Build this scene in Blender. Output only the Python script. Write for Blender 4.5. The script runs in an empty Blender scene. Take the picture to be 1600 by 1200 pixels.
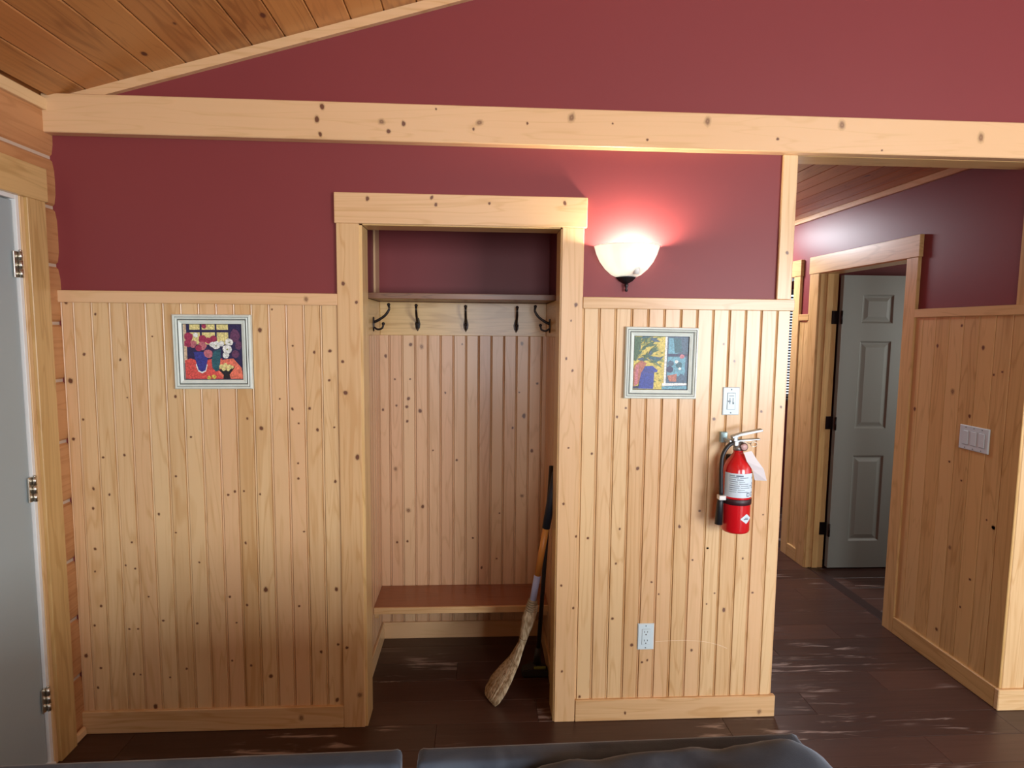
import bpy, bmesh, math, random
from mathutils import Vector, Matrix, noise
random.seed(7)
S = bpy.context.scene
COL = S.collection

# ------------------------------------------------------------------ camera
cam = bpy.data.cameras.new('camera')
cam.sensor_fit = 'HORIZONTAL'; cam.sensor_width = 36.0; cam.lens = 931.57 / 1600 * 36
cam.clip_start = 0.02
co = bpy.data.objects.new('camera', cam); COL.objects.link(co)
def cam_matrix(yaw, pitch, roll, loc):
    cy, sy, cp, sp = math.cos(yaw), math.sin(yaw), math.cos(pitch), math.sin(pitch)
    f = Vector((sy*cp, cy*cp, sp)); r = Vector((cy, -sy, 0)); u = r.cross(f)
    cr, sr = math.cos(roll), math.sin(roll)
    R, U = cr*r + sr*u, -sr*r + cr*u
    m = Matrix((R, U, -f)).transposed().to_4x4(); m.translation = loc
    return m
co.matrix_world = cam_matrix(0.0555, -0.091, 0.0101, (0, -2.392, 1.6554))
S.camera = co

# ------------------------------------------------------------------ world, daylight, exposure
w = bpy.data.worlds.new('sky'); S.world = w; w.use_nodes = True
bg = w.node_tree.nodes['Background']; bg.inputs[0].default_value = (0.72, 0.86, 1.0, 1); bg.inputs[1].default_value = 2.0
S.view_settings.view_transform = 'Standard'; S.view_settings.look = 'None'
S.view_settings.gamma = 1.0; S.view_settings.use_curve_mapping = False
S.view_settings.exposure = -0.05

def area(name, loc, target, sx, sy, power, col):
    l = bpy.data.lights.new(name, 'AREA'); l.shape = 'RECTANGLE'; l.size = sx; l.size_y = sy
    l.energy = power; l.color = col
    o = bpy.data.objects.new(name, l); COL.objects.link(o); o.location = loc
    d = Vector(target) - Vector(loc)
    o.rotation_euler = d.to_track_quat('-Z', 'Y').to_euler()
    return o
# daylight entering by the living-room windows behind the viewer and on the right
area('window_daylight_wide', (3.45, -5.05, 1.55), (3.45, 0, 1.55), 2.3, 1.5, 255, (0.91, 0.96, 1.0))
area('window_daylight_narrow', (.15, -5.05, 1.60), (.15, 0, 1.60), 1.1, 1.4, 60, (0.91, 0.96, 1.0))
area('window_daylight_side', (5.05, -2.6, 1.5), (0, -2.6, 1.5), 2.6, 1.4, 22, (0.91, 0.96, 1.0))

# fill lights added in the rooms off the hall, no window behind them
area('fill_light_room', (3.95, .75, 1.5), (2.6, 1.2, 1.2), .9, 1.1, 20, (0.95, 0.97, 0.94))  # added fill, brightens the face of the open door
area('fill_light_bedroom', (3.95, 2.40, 1.5), (2.3, 2.3, .6), .8, 1.0, 12, (0.66, 0.82, 1.0))  # added blue fill for the floor seen through the second doorway

# ------------------------------------------------------------------ helpers
def world_of(o):
    m = o.matrix_basis.copy()
    if o.parent: m = world_of(o.parent) @ o.matrix_parent_inverse @ m
    return m
def attach(o, parent):
    if parent is not None:
        o.parent = parent; o.matrix_parent_inverse = world_of(parent).inverted()
def link(name, me, mats, parent=None, loc=(0, 0, 0), rot=None):
    o = bpy.data.objects.new(name, me); COL.objects.link(o); o.location = loc
    if rot: o.rotation_euler = rot
    if mats is not None:
        for m in (mats if isinstance(mats, (list, tuple)) else [mats]): me.materials.append(m)
    attach(o, parent)
    return o
def tag(o, label=None, cat=None, group=None, kind=None):
    if label: o['label'] = label
    if cat: o['category'] = cat
    if group: o['group'] = group
    if kind: o['kind'] = kind
    return o
def struct(o, label=None): return tag(o, label, None, None, 'structure')
def empty(name, loc=(0, 0, 0), parent=None):
    o = bpy.data.objects.new(name, None); COL.objects.link(o); o.location = loc; o.empty_display_size = .05
    attach(o, parent); return o
def to_mesh(bm, name, smooth=False, recalc=True):
    if recalc: bmesh.ops.recalc_face_normals(bm, faces=bm.faces)
    me = bpy.data.meshes.new(name); bm.to_mesh(me); bm.free()
    if smooth:
        for p in me.polygons: p.use_smooth = True
    return me
def bm_box(bm, x0, x1, y0, y1, z0, z1, mi=0):
    v = [bm.verts.new((x, y, z)) for x in (x0, x1) for y in (y0, y1) for z in (z0, z1)]
    for q in ((0,1,3,2),(4,6,7,5),(0,4,5,1),(2,3,7,6),(0,2,6,4),(1,5,7,3)):
        f = bm.faces.new([v[i] for i in q]); f.material_index = mi
    return v
def knot_patch(bm, c, r, axis, rng, layer):
    """irregular dark knot lying on the face of a board; attribute fades to 0 at its rim"""
    n = 9; rings = [[], [], []]
    el = rng.uniform(.8, 1.5); an = rng.uniform(-.4, .4)
    for k in range(n):
        t = 2*math.pi*k/n; j = rng.uniform(.85, 1.15)
        for i, s in enumerate((.45, .95, 1.7)):
            a, b = s*r*j*math.cos(t), s*r*j*el*math.sin(t)
            a, b = a*math.cos(an)-b*math.sin(an), a*math.sin(an)+b*math.cos(an)
            off = (a, 0, b) if axis == 'Y' else (0, a, b)
            vv = bm.verts.new(Vector(c)+Vector(off)); vv[layer] = (1, .8, 0)[i]*(1 if r < .0085 else .80); rings[i].append(vv)
    cv = bm.verts.new(c); cv[layer] = 1.0 if r < .0085 else .70
    fs = []
    for k in range(n):
        k2 = (k+1) % n
        fs.append(bm.faces.new((cv, rings[0][k], rings[0][k2])))
        for i in (0, 1): fs.append(bm.faces.new((rings[i][k], rings[i+1][k], rings[i+1][k2], rings[i][k2])))
    nrm = Vector((0, -1, 0)) if axis == 'Y' else Vector((-1, 0, 0))
    for f in fs:
        f.normal_update()
        if f.normal.dot(nrm) < 0: f.normal_flip()
def board(name, x0, x1, y0, y1, z0, z1, mat, parent=None, bevel=.002, knots=(), axis='Y', seg=1):
    """one squared piece of timber with eased edges, its origin at its centre"""
    c = Vector(((x0+x1)/2, (y0+y1)/2, (z0+z1)/2)); bm = bmesh.new()
    bm_box(bm, x0-c.x, x1-c.x, y0-c.y, y1-c.y, z0-c.z, z1-c.z)
    if bevel: bmesh.ops.bevel(bm, geom=bm.edges[:], offset=bevel, segments=seg, affect='EDGES', profile=.7)
    bmesh.ops.recalc_face_normals(bm, faces=bm.faces)
    if knots:
        lay = bm.verts.layers.float.new('knot'); rng = random.Random(int(abs(c.x*1e4+c.z*1e3)))
        for a, z, r in knots:
            z = min(max(z, z0+2.6*r), z1-2.6*r); lo, hi = (x0, x1) if axis == 'Y' else (y0, y1); a = min(max(a, lo+2.1*r), hi-2.1*r)
            p = (a-c.x, y0-c.y-.0004, z-c.z) if axis == 'Y' else (x0-c.x-.0004, a-c.y, z-c.z)
            knot_patch(bm, p, r, axis, rng, lay)
    return link(name, to_mesh(bm, name, recalc=False), mat, parent, c)
BEAD = [(0,0),(0,-.0010),(.0012,-.0060),(.0042,-.0079),(.0072,-.0060),(.0084,-.0010),(.0098,-.0094),(.0116,-.0100)]
def bead_board(name, a0, a1, z0, z1, base, mat, parent, axis='Y', knots=(), sign=-1):
    """tongue-and-groove lining board with an edge bead; a0..a1 along the wall, face stands 10 mm off BASE"""
    w_ = a1-a0; prof = [(a, d) for a, d in BEAD if a < w_-.004] + [(w_-.0010, -.010), (w_, -.0070), (w_, 0)]
    bm = bmesh.new(); ca, cz = (a0+a1)/2, (z0+z1)/2; ring = []
    for z in (z0, z1):
        row = []
        for a, d in prof:
            p = (a0+a-ca, d, z-cz) if axis == 'Y' else (-sign*d, a0+a-ca, z-cz)
            row.append(bm.verts.new(p))
        ring.append(row)
    n = len(prof)
    for k in range(n):
        k2 = (k+1) % n; bm.faces.new((ring[0][k], ring[0][k2], ring[1][k2], ring[1][k]))
    bm.faces.new(ring[0]); bm.faces.new(ring[1][::-1])
    bmesh.ops.recalc_face_normals(bm, faces=bm.faces)
    if knots:
        lay = bm.verts.layers.float.new('knot'); rng = random.Random(int(abs(a0*1e4)))
        for a, z, r in knots:
            a = min(max(a, a0+.013+1.9*r), a1-.003-1.9*r)
            p = (a-ca, -.0104, z-cz) if axis == 'Y' else (sign*.0104, a-ca, z-cz)
            knot_patch(bm, p, r, axis, rng, lay)
    loc = (ca, base, cz) if axis == 'Y' else (base, ca, cz)
    return link(name, to_mesh(bm, name, recalc=False), mat, parent, loc)
def pick(kn, a0, a1): return [k for k in kn if a0 <= k[0] < a1]
def prism(pts, y0, y1, bm):
    """extrude an XZ polygon between y0 and y1"""
    A = [bm.verts.new((x, y0, z)) for x, z in pts]; B = [bm.verts.new((x, y1, z)) for x, z in pts]
    bm.faces.new(A); bm.faces.new(B[::-1])
    for i in range(len(pts)):
        j = (i+1) % len(pts); bm.faces.new((A[i], B[i], B[j], A[j]))
def lathe(name, prof, mat, parent=None, loc=(0,0,0), n=32, a0=0, a1=2*math.pi, rot=None, smooth=True, flute=0):
    bm = bmesh.new(); full = abs(a1-a0-2*math.pi) < 1e-6; m = n if full else n+1; rows = []
    for r, z in prof:
        row = []
        for k in range(m):
            t = a0+(a1-a0)*k/n; rr = r*(1+flute*math.cos(t*28)) if flute else r
            row.append(bm.verts.new((rr*math.cos(t), rr*math.sin(t), z)))
        rows.append(row)
    for i in range(len(rows)-1):
        for k in range(n):
            k2 = (k+1) % m
            bm.faces.new((rows[i][k], rows[i][k2], rows[i+1][k2], rows[i+1][k]))
    bmesh.ops.remove_doubles(bm, verts=bm.verts, dist=1e-6)
    return link(name, to_mesh(bm, name, smooth), mat, parent, loc, rot)
def tube(name, pts, rad, mat, parent=None, n=10, smooth=True, cap=True, bm=None, flat=1.0):
    own = bm is None
    if own: bm = bmesh.new()
    pts = [Vector(p) for p in pts]; rows = []
    up = Vector((0, 0, 1))
    for i, p in enumerate(pts):
        t = (pts[min(i+1, len(pts)-1)] - pts[max(i-1, 0)]).normalized()
        a = t.cross(up)
        if a.length < 1e-3: a = t.cross(Vector((0, 1, 0)))
        a.normalize(); b = a.cross(t).normalized()
        r = rad[i] if isinstance(rad, (list, tuple)) else rad
        rows.append([bm.verts.new(p + a*r*math.cos(2*math.pi*k/n) + b*r*flat*math.sin(2*math.pi*k/n)) for k in range(n)])
    for i in range(len(rows)-1):
        for k in range(n):
            k2 = (k+1) % n; bm.faces.new((rows[i][k], rows[i][k2], rows[i+1][k2], rows[i+1][k]))
    if cap: bm.faces.new(rows[0][::-1]); bm.faces.new(rows[-1])
    if own: return link(name, to_mesh(bm, name, smooth), mat, parent)
def curve_pts(P_, n=8):
    """Catmull-Rom through the points"""
    P_ = [Vector(p) for p in P_]; Q = [2*P_[0]-P_[1]] + P_ + [2*P_[-1]-P_[-2]]; out = []
    for i in range(1, len(Q)-2):
        for k in range(n):
            t = k/n; a, b, c, d = Q[i-1], Q[i], Q[i+1], Q[i+2]
            out.append(.5*((2*b)+(-a+c)*t+(2*a-5*b+4*c-d)*t*t+(-a+3*b-3*c+d)*t**3))
    return out+[P_[-1]]
def soft_box(name, x0, x1, y0, y1, z0, z1, mat, parent=None, n=8, res=14, wr=0.0, seed=0):
    """upholstered block: superellipsoid with optional creases"""
    bm = bmesh.new(); bmesh.ops.create_cube(bm, size=2)
    bmesh.ops.subdivide_edges(bm, edges=bm.edges[:], cuts=res, use_grid_fill=True)
    c = Vector(((x0+x1)/2, (y0+y1)/2, (z0+z1)/2)); h = Vector(((x1-x0)/2, (y1-y0)/2, (z1-z0)/2))
    for v in bm.verts:
        p = v.co; s = (abs(p.x)**n+abs(p.y)**n+abs(p.z)**n)**(-1/n)
        q = Vector((p.x*s*h.x, p.y*s*h.y, p.z*s*h.z))
        if wr:
            d = noise.noise((q+c)*9+Vector((seed, 0, 0)))*wr + noise.noise((q+c)*22+Vector((0, seed, 0)))*wr*.4
            q += p.normalized()*d
        v.co = q
    return link(name, to_mesh(bm, name, True), mat, parent, c)

# ------------------------------------------------------------------ materials
class NT:
    def __init__(s, name):
        s.m = bpy.data.materials.new(name); s.m.use_nodes = True; s.t = s.m.node_tree; s.b = s.t.nodes['Principled BSDF']
    def n(s, kind, **kw):
        nd = s.t.nodes.new(kind)
        for k, v in kw.items(): setattr(nd, k, v)
        return nd
    def l(s, a, b): s.t.links.new(a, b)
    def math(s, op, a, b=None, c=None, clamp=False):
        nd = s.n('ShaderNodeMath', operation=op, use_clamp=clamp)
        for i, x in enumerate((a, b, c)):
            if x is None: continue
            if isinstance(x, (int, float)): nd.inputs[i].default_value = x
            else: s.l(x, nd.inputs[i])
        return nd.outputs[0]
    def mix(s, f, a, b):
        nd = s.n('ShaderNodeMix', data_type='RGBA')
        for i, x in ((0, f), (6, a), (7, b)):
            if isinstance(x, (int, float)): nd.inputs[i].default_value = x
            elif isinstance(x, tuple): nd.inputs[i].default_value = (*x[:3], 1)
            else: s.l(x, nd.inputs[i])
        return nd.outputs[2]
    def step(s, x, lo, hi):
        nd = s.n('ShaderNodeMapRange', interpolation_type='SMOOTHSTEP')
        s.l(x, nd.inputs[0]); nd.inputs[1].default_value = lo; nd.inputs[2].default_value = hi
        return nd.outputs[0]
    def noise(s, vec, scale, detail=3, dist=0.0, rough=.5):
        nd = s.n('ShaderNodeTexNoise'); s.l(vec, nd.inputs['Vector'])
        nd.inputs['Scale'].default_value = scale; nd.inputs['Detail'].default_value = detail
        nd.inputs['Distortion'].default_value = dist; nd.inputs['Roughness'].default_value = rough
        return nd.outputs[0]
    def scaled(s, vec, sc):
        nd = s.n('ShaderNodeVectorMath', operation='MULTIPLY'); s.l(vec, nd.inputs[0]); nd.inputs[1].default_value = sc
        return nd.outputs[0]
    def bump(s, h, strength, dist=.001):
        nd = s.n('ShaderNodeBump'); nd.inputs['Strength'].default_value = strength; nd.inputs['Distance'].default_value = dist
        s.l(h, nd.inputs['Height']); s.l(nd.outputs[0], s.b.inputs['Normal'])
    def set(s, **kw):
        for k, v in kw.items():
            i = s.b.inputs[k.replace('_', ' ')]
            i.default_value = (*v, 1) if isinstance(v, tuple) and len(v) == 3 else v
    def rand_coord(s):
        tc = s.n('ShaderNodeTexCoord'); oi = s.n('ShaderNodeObjectInfo'); cb = s.n('ShaderNodeCombineXYZ')
        for i, k in enumerate((31.7, 17.3, 23.9)): s.l(s.math('MULTIPLY', oi.outputs['Random'], k), cb.inputs[i])
        ad = s.n('ShaderNodeVectorMath', operation='ADD'); s.l(tc.outputs['Object'], ad.inputs[0]); s.l(cb.outputs[0], ad.inputs[1])
        return ad.outputs[0], oi.outputs['Random']
def plain(name, col, rough=.5, metal=0.0, **kw):
    m = NT(name); m.set(Base_Color=col, Roughness=rough, Metallic=metal, **kw); return m.m
_pine = {}
def pine(grain='Z', normal='Y', tone='pale', knots=False):
    key = (grain, normal, tone, knots)
    if key in _pine: return _pine[key]
    light, dark, rough = {'pale': ((.74,.505,.262), (.585,.34,.140), .34), 'log': ((.56,.275,.110), (.42,.18,.062), .5),
        'ceiling': ((.48,.210,.058), (.29,.112,.028), .42), 'bench': ((.33,.125,.05), (.21,.07,.025), .4),
        'shelf': ((.27,.125,.062), (.15,.065,.032), .45), 'rose': ((.68,.435,.245), (.52,.295,.145), .38), 'amber': ((.70,.465,.20), (.50,.30,.105), .34)}[tone]
    m = NT('pine_%s_%s_%s' % (tone, grain, normal)); vec, rnd = m.rand_coord()
    ax = 'XYZ'; fine = [1, 1, 1]; broad = [1, 1, 1]; kn = [1, 1, 1]
    fine[ax.index(grain)] = .03; broad[ax.index(grain)] = .10; kn[ax.index(grain)] = .55
    for q in (fine, broad, kn): q[ax.index(normal)] = .0 if q is kn else .35
    f1 = m.noise(m.scaled(vec, fine), 95, 3, .3); b1 = m.noise(m.scaled(vec, broad), 11, 2, .6)
    ring = m.math('PINGPONG', m.math('MULTIPLY', b1, 7.0), .5); ring = m.step(m.math('MULTIPLY', ring, 2.0), .62, 1.0)
    big = m.noise(m.scaled(vec, broad), 3.2, 1)
    fac = m.math('ADD', m.math('MULTIPLY', m.step(f1, .38, .68), .34), m.math('MULTIPLY', ring, .52))
    fac = m.math('ADD', fac, m.math('MULTIPLY', m.math('SUBTRACT', rnd, .42), .85)); fac = m.math('ADD', fac, m.math('MULTIPLY', m.math('SUBTRACT', big, .5), .7), None, True)
    colr = m.mix(fac, light, dark)
    r2 = m.math('FRACT', m.math('MULTIPLY', rnd, 7.13)); pink = tuple(a*b for a, b in zip(light, (.98, .94, .86) if tone == 'amber' else (.98, .87, .90)))
    colr = m.mix(m.math('MULTIPLY', m.step(r2, .35, 1.0), m.math('SUBTRACT', .75, m.math('MULTIPLY', fac, .5))), colr, pink)
    at = m.n('ShaderNodeAttribute', attribute_name='knot')
    kf = at.outputs['Fac']
    if knots:
        vo = m.n('ShaderNodeTexVoronoi', feature='F1'); m.l(m.scaled(vec, kn), vo.inputs['Vector']); vo.inputs['Scale'].default_value = 6.5
        sp = m.n('ShaderNodeSeparateColor'); m.l(vo.outputs['Color'], sp.inputs[0])
        on = m.step(sp.outputs[0], .50, .56); rad = m.math('MULTIPLY_ADD', sp.outputs[1], .05, .03)
        d = m.math('DIVIDE', vo.outputs['Distance'], rad)
        kv = m.math('MULTIPLY', m.math('SUBTRACT', 1.0, m.step(d, .55, 1.7)), on)
        kf = m.math('MAXIMUM', kf, kv)
    kcol = (.15,.055,.026) if tone in ('pale', 'rose', 'amber') else (.10,.03,.012)
    colr = m.mix(m.math('MULTIPLY', m.step(kf, .0, .45), .38), colr, tuple(x*.62 for x in dark))
    colr = m.mix(m.step(kf, .50, .92), colr, kcol)
    m.l(colr, m.b.inputs['Base Color']); m.set(Roughness=rough, Coat_Weight=.25, Coat_Roughness=.22)
    m.bump(f1, .12, .0006)
    _pine[key] = m.m; return m.m
def paint(name, col, rough=.42):
    m = NT(name); tc = m.n('ShaderNodeTexCoord'); v = tc.outputs['Object']
    n1 = m.noise(v, 2.2, 2); c = m.mix(m.math('MULTIPLY', n1, .35), col, tuple(x*.86 for x in col)); m.l(c, m.b.inputs['Base Color'])
    m.set(Roughness=rough, Specular_IOR_Level=.28); m.bump(m.noise(v, 260, 2), .10, .0008); return m.m
BURG = paint('burgundy_paint', (.222,.041,.043), .43)
def floor_mat(tone=1.0, name='dark_floor'):
    m = NT(name); vec, rnd = m.rand_coord()
    tc = m.n('ShaderNodeNewGeometry'); pos = tc.outputs['Position']
    f1 = m.noise(m.scaled(vec, (.05, 1, 1)), 70, 3, .4); b1 = m.noise(m.scaled(vec, (.1, 1, 1)), 9, 2, .8)
    a = (.115*tone, .050*tone, .034*tone); b = (.048*tone, .019*tone, .0135*tone)
    fac = m.math('ADD', m.math('MULTIPLY', f1, .6), m.math('MULTIPLY', b1, .5)); fac = m.math('ADD', fac, m.math('MULTIPLY', m.math('SUBTRACT', rnd, .6), .7), None, True)
    c = m.mix(fac, a, b)
    # worn, scuffed finish: pale streaks along the boards
    s1 = m.noise(m.scaled(vec, (.13, 1, 1)), 26, 4, .5, .65); s2 = m.noise(m.scaled(vec, (.6, 1, 1)), 3.2, 2)
    worn = m.math('MULTIPLY', m.step(s1, .53, .66), m.step(s2, .47, .62))
    c = m.mix(m.math('MULTIPLY', worn, .75), c, (.40, .31, .27))
    m.l(c, m.b.inputs['Base Color']); m.l(m.math('MULTIPLY_ADD', f1, .22, .24), m.b.inputs['Roughness'])
    m.bump(f1, .15, .0006); return m.m
FLOOR = floor_mat(.68)
DARKSTRIP = plain('threshold_wood', (.030, .013, .010), .4)
CHINK = plain('white_chinking', (.56, .43, .32), .8)
PLATE = plain('white_plastic', (.64, .77, .82), .35)
BLACKHOLE = plain('slot_black', (.01, .012, .014), .6)
GREYMARK = plain('grey_print', (.22, .30, .34), .5)
WHITE = plain('white_paint', (.78, .77, .74), .45)
DOORGREY = paint('grey_green_paint', (.270, .285, .255), .45)
DOORLEFT = paint('blue_grey_paint', (.36, .42, .43), .4)
STEEL = plain('nickel', (.62, .58, .50), .28, 1.0)
BRONZE = plain('dark_bronze', (.035, .030, .034), .38, .7)
IRON = plain('dark_iron', (.018, .012, .012), .32, .6)
# front-facing pine pieces: x, z, radius in metres
KN_WALL_L = [(-1.470,1.698,0.0040), (-1.518,1.544,0.0052), (-1.384,1.524,0.0040), (-1.261,1.615,0.0032), (-0.853,1.644,0.0068), (-0.586,1.564,0.0060), (-0.591,1.449,0.0048), (-0.911,1.296,0.0040), (-0.858,1.257,0.0072), (-1.130,1.222,0.0040), (-0.713,1.277,0.0040), (-0.574,1.261,0.0040), (-1.582,1.214,0.0060), (-1.543,1.291,0.0040), (-1.469,1.141,0.0044), (-1.387,1.150,0.0040), (-1.194,1.065,0.0040), (-0.719,1.116,0.0036), (-0.574,1.041,0.0048), (-1.511,1.016,0.0044), (-1.451,0.992,0.0036), (-0.995,0.989,0.0044), (-0.966,1.002,0.0044), (-0.933,1.004,0.0036), (-0.884,0.991,0.0036), (-1.516,0.937,0.0044), (-1.594,1.441,0.0080), (-1.266,0.912,0.0040), (-1.577,1.744,0.0064), (-0.738,1.334,0.0044), (-0.676,1.337,0.0048), (-0.640,1.251,0.0048), (-0.729,1.584,0.0040), (-0.647,1.559,0.0048), (-0.719,1.054,0.0044), (-1.553,1.592,0.0032), (-1.361,1.377,0.0032), (-1.183,1.382,0.0044), (-0.784,1.374,0.0032), (-0.806,1.724,0.0032), (-1.422,0.810,0.0040), (-1.375,0.798,0.0040), (-1.517,0.773,0.0052), (-1.488,0.702,0.0032), (-1.411,0.704,0.0036), (-1.364,0.690,0.0040), (-1.522,0.680,0.0032), (-1.287,0.630,0.0032), (-1.320,0.573,0.0036), (-1.506,0.537,0.0048), (-1.542,0.456,0.0040), (-1.409,0.439,0.0044), (-1.367,0.439,0.0044), (-1.275,0.472,0.0048), (-1.135,0.458,0.0048), (-1.203,0.836,0.0036), (-1.117,0.713,0.0040), (-1.003,0.567,0.0044), (-0.943,0.532,0.0048), (-0.979,0.458,0.0040), (-0.859,0.596,0.0076), (-0.728,0.524,0.0044), (-0.699,0.836,0.0040), (-0.933,0.791,0.0040), (-0.577,0.593,0.0060), (-0.574,0.357,0.0052), (-0.643,0.327,0.0056), (-0.848,0.226,0.0072), (-0.581,0.117,0.0064), (-1.024,0.309,0.0056), (-1.001,0.297,0.0040), (-0.926,0.274,0.0044), (-1.183,0.266,0.0044), (-1.392,0.248,0.0040), (-1.364,0.245,0.0036), (-1.520,0.277,0.0052), (-1.575,0.330,0.0064), (-1.535,0.193,0.0040), (-1.486,0.211,0.0040), (-1.313,0.107,0.0076), (-1.553,0.157,0.0036), (-1.250,0.231,0.0036)]
KN_WALL_R = [(0.586,0.836,0.0040), (0.454,0.798,0.0048), (0.574,0.688,0.0040), (0.728,0.605,0.0048), (0.564,0.449,0.0056), (0.651,0.331,0.0064), (0.757,0.552,0.0032), (0.697,0.253,0.0048), (0.720,0.262,0.0036), (0.432,0.105,0.0048), (0.462,1.153,0.0044), (0.654,1.091,0.0064), (0.551,1.305,0.0040), (0.604,1.342,0.0040), (0.965,1.297,0.0060), (0.921,0.910,0.0052), (0.838,0.844,0.0052), (1.149,1.329,0.0052), (1.247,1.348,0.0040), (1.042,1.536,0.0040), (0.945,1.636,0.0040), (0.994,1.606,0.0040), (1.194,0.892,0.0040), (0.962,0.750,0.0036), (1.115,0.703,0.0036), (0.899,0.699,0.0040), (0.962,0.749,0.0032), (1.004,0.553,0.0036), (0.941,0.390,0.0044), (1.011,0.386,0.0052), (1.043,0.479,0.0064), (1.155,0.553,0.0048), (1.212,0.544,0.0036), (0.910,0.302,0.0048), (0.967,0.506,0.0032)]
KN_CASING_L = [(-0.528,1.826,0.0060), (-0.471,1.755,0.0060), (-0.535,1.523,0.0060), (-0.526,1.401,0.0080), (-0.473,1.142,0.0080), (-0.536,0.348,0.0064), (-0.481,0.142,0.0096)]
KN_CASING_R = [(0.383,1.756,0.0064), (0.348,1.542,0.0040), (0.374,1.494,0.0040), (0.364,1.179,0.0040), (0.348,0.947,0.0048), (0.365,1.693,0.0032), (0.405,0.809,0.0040), (0.345,0.600,0.0044), (0.397,0.502,0.0044), (0.354,0.226,0.0040)]
KN_ALCOVE = [(-0.352,1.573,0.0080), (-0.297,1.563,0.0088), (-0.477,1.514,0.0064), (-0.434,1.394,0.0048), (-0.356,1.395,0.0048), (-0.365,1.294,0.0080), (-0.387,1.251,0.0072), (-0.427,1.257,0.0048), (-0.498,1.235,0.0056), (-0.305,1.229,0.0080), (-0.372,1.175,0.0064), (-0.175,1.325,0.0040), (-0.136,1.326,0.0052), (-0.451,0.923,0.0096), (-0.385,0.699,0.0096), (0.222,1.584,0.0068), (0.241,1.204,0.0080), (0.274,1.018,0.0068), (0.231,0.775,0.0088), (0.185,1.141,0.0048), (0.304,1.376,0.0060), (-0.118,0.969,0.0052), (-0.239,1.021,0.0040), (-0.294,0.720,0.0072), (0.208,1.328,0.0044), (-0.088,1.578,0.0040), (-0.429,0.527,0.0056), (-0.375,0.532,0.0056), (-0.029,0.547,0.0052), (0.019,0.383,0.0052), (0.099,0.432,0.0048), (-0.463,0.436,0.0040), (0.117,0.681,0.0044)]
KN_BEAM = [(-0.371,2.429,0.0112), (-0.345,2.395,0.0080), (-0.289,2.424,0.0068), (-0.004,2.436,0.0116), (0.179,2.438,0.0040), (0.348,2.472,0.0128), (0.507,2.447,0.0036), (0.644,2.390,0.0044), (-0.167,2.481,0.0032), (-0.026,2.412,0.0040), (-0.591,2.482,0.0080), (-0.610,2.430,0.0080), (-0.599,2.377,0.0064), (0.878,2.470,0.0120), (1.416,2.473,0.0120), (1.988,2.435,0.0120), (1.160,2.407,0.0056), (1.584,2.375,0.0040)]
KN_HEAD = [(-0.431,2.150,0.0064), (-0.170,2.133,0.0056), (0.037,2.142,0.0048), (0.331,2.150,0.0060), (-0.186,2.165,0.0052)]
KN_RAIL = [(-0.670,1.780,0.0088)]
KN_BASE_L = [(-0.726,0.048,0.0096)]
KN_BASE_R = [(0.628,0.035,0.0044), (1.213,0.025,0.0088)]
KN_HALL = [(0.494,1.596,0.0064), (0.220,1.595,0.0072), (0.376,1.377,0.0096), (0.607,1.259,0.0072), (0.257,1.272,0.0064), (0.363,1.032,0.0064), (0.063,1.121,0.0072), (0.283,0.958,0.0056), (0.081,0.794,0.0064), (0.326,0.615,0.0088), (0.349,1.696,0.0060), (0.110,1.491,0.0056), (0.158,1.475,0.0048), (0.126,0.816,0.0044), (0.189,0.509,0.0068), (0.362,0.176,0.0080), (0.081,0.793,0.0060), (0.231,0.355,0.0048), (0.425,0.265,0.0048)]

# ================================================================== THE SHELL
X0, X1 = -1.60, 5.20            # log wall, far right wall
YB = -5.20                      # wall behind the viewer
RIDGE_X, SL = 1.80, .29
def ceil_z(x): return 2.48 + SL*((x-X0) if x <= RIDGE_X else (2*RIDGE_X-X0-x))
AL, AR, AY = -.52, .36, .716    # alcove inside
OL, OR, OT = -.455, .319, 2.052 # alcove opening
HL, HR, HT = 1.26, 2.315, 2.359 # hall opening
HC = 2.465                      # hall ceiling
TH = .10
YE = 3.0                        # outer wall at the end of the hall
W2 = .115

# floor
bm = bmesh.new(); bm_box(bm, X0-.2, X1+.2, YB-.2, YE+.2, -.10, -.012)
floor = struct(link('floor', to_mesh(bm, 'floor'), FLOOR), 'dark brown worn wood plank floor')
plank_meshes = {}
def plank(x0, x1, y0, y1):
    key = (round(x1-x0, 3), round(y1-y0, 3))
    if key not in plank_meshes:
        bm = bmesh.new(); a, b = key[0]/2-.0004, key[1]/2-.0004
        bm_box(bm, -a, a, -b, b, -.012, 0)
        bmesh.ops.bevel(bm, geom=[e for e in bm.edges if all(v.co.z > -.001 for v in e.verts)], offset=.0010, segments=1, affect='EDGES')
        me = to_mesh(bm, 'plank'); me.materials.append(FLOOR); plank_meshes[key] = me
    o = bpy.data.objects.new('plank', plank_meshes[key]); COL.objects.link(o)
    o.location = ((x0+x1)/2, (y0+y1)/2, 0); attach(o, floor)
rows = []
y = -1.568
PW = .1555
while y < YE:
    rows.append((y, min(y+PW, YE))); y += PW
for i, (ya, yb) in enumerate(rows):
    if yb <= .02: zones = [(X0, 3.2)]
    else: zones = ([(AL, AR)] if ya < AY else []) + ([(HL, HR+.02)] + [(HR+.085, 3.35)])
    off = (i*.43) % 1.22
    for za, zb in zones:
        xs = [za] + [x for x in [X0-1.22+off+k*1.22 for k in range(6)] if za+.06 < x < zb-.06] + [zb]
        y1_ = min(yb, AY) if zb == AR else yb
        for a, b in zip(xs, xs[1:]): plank(a, b, ya, y1_)

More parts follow.
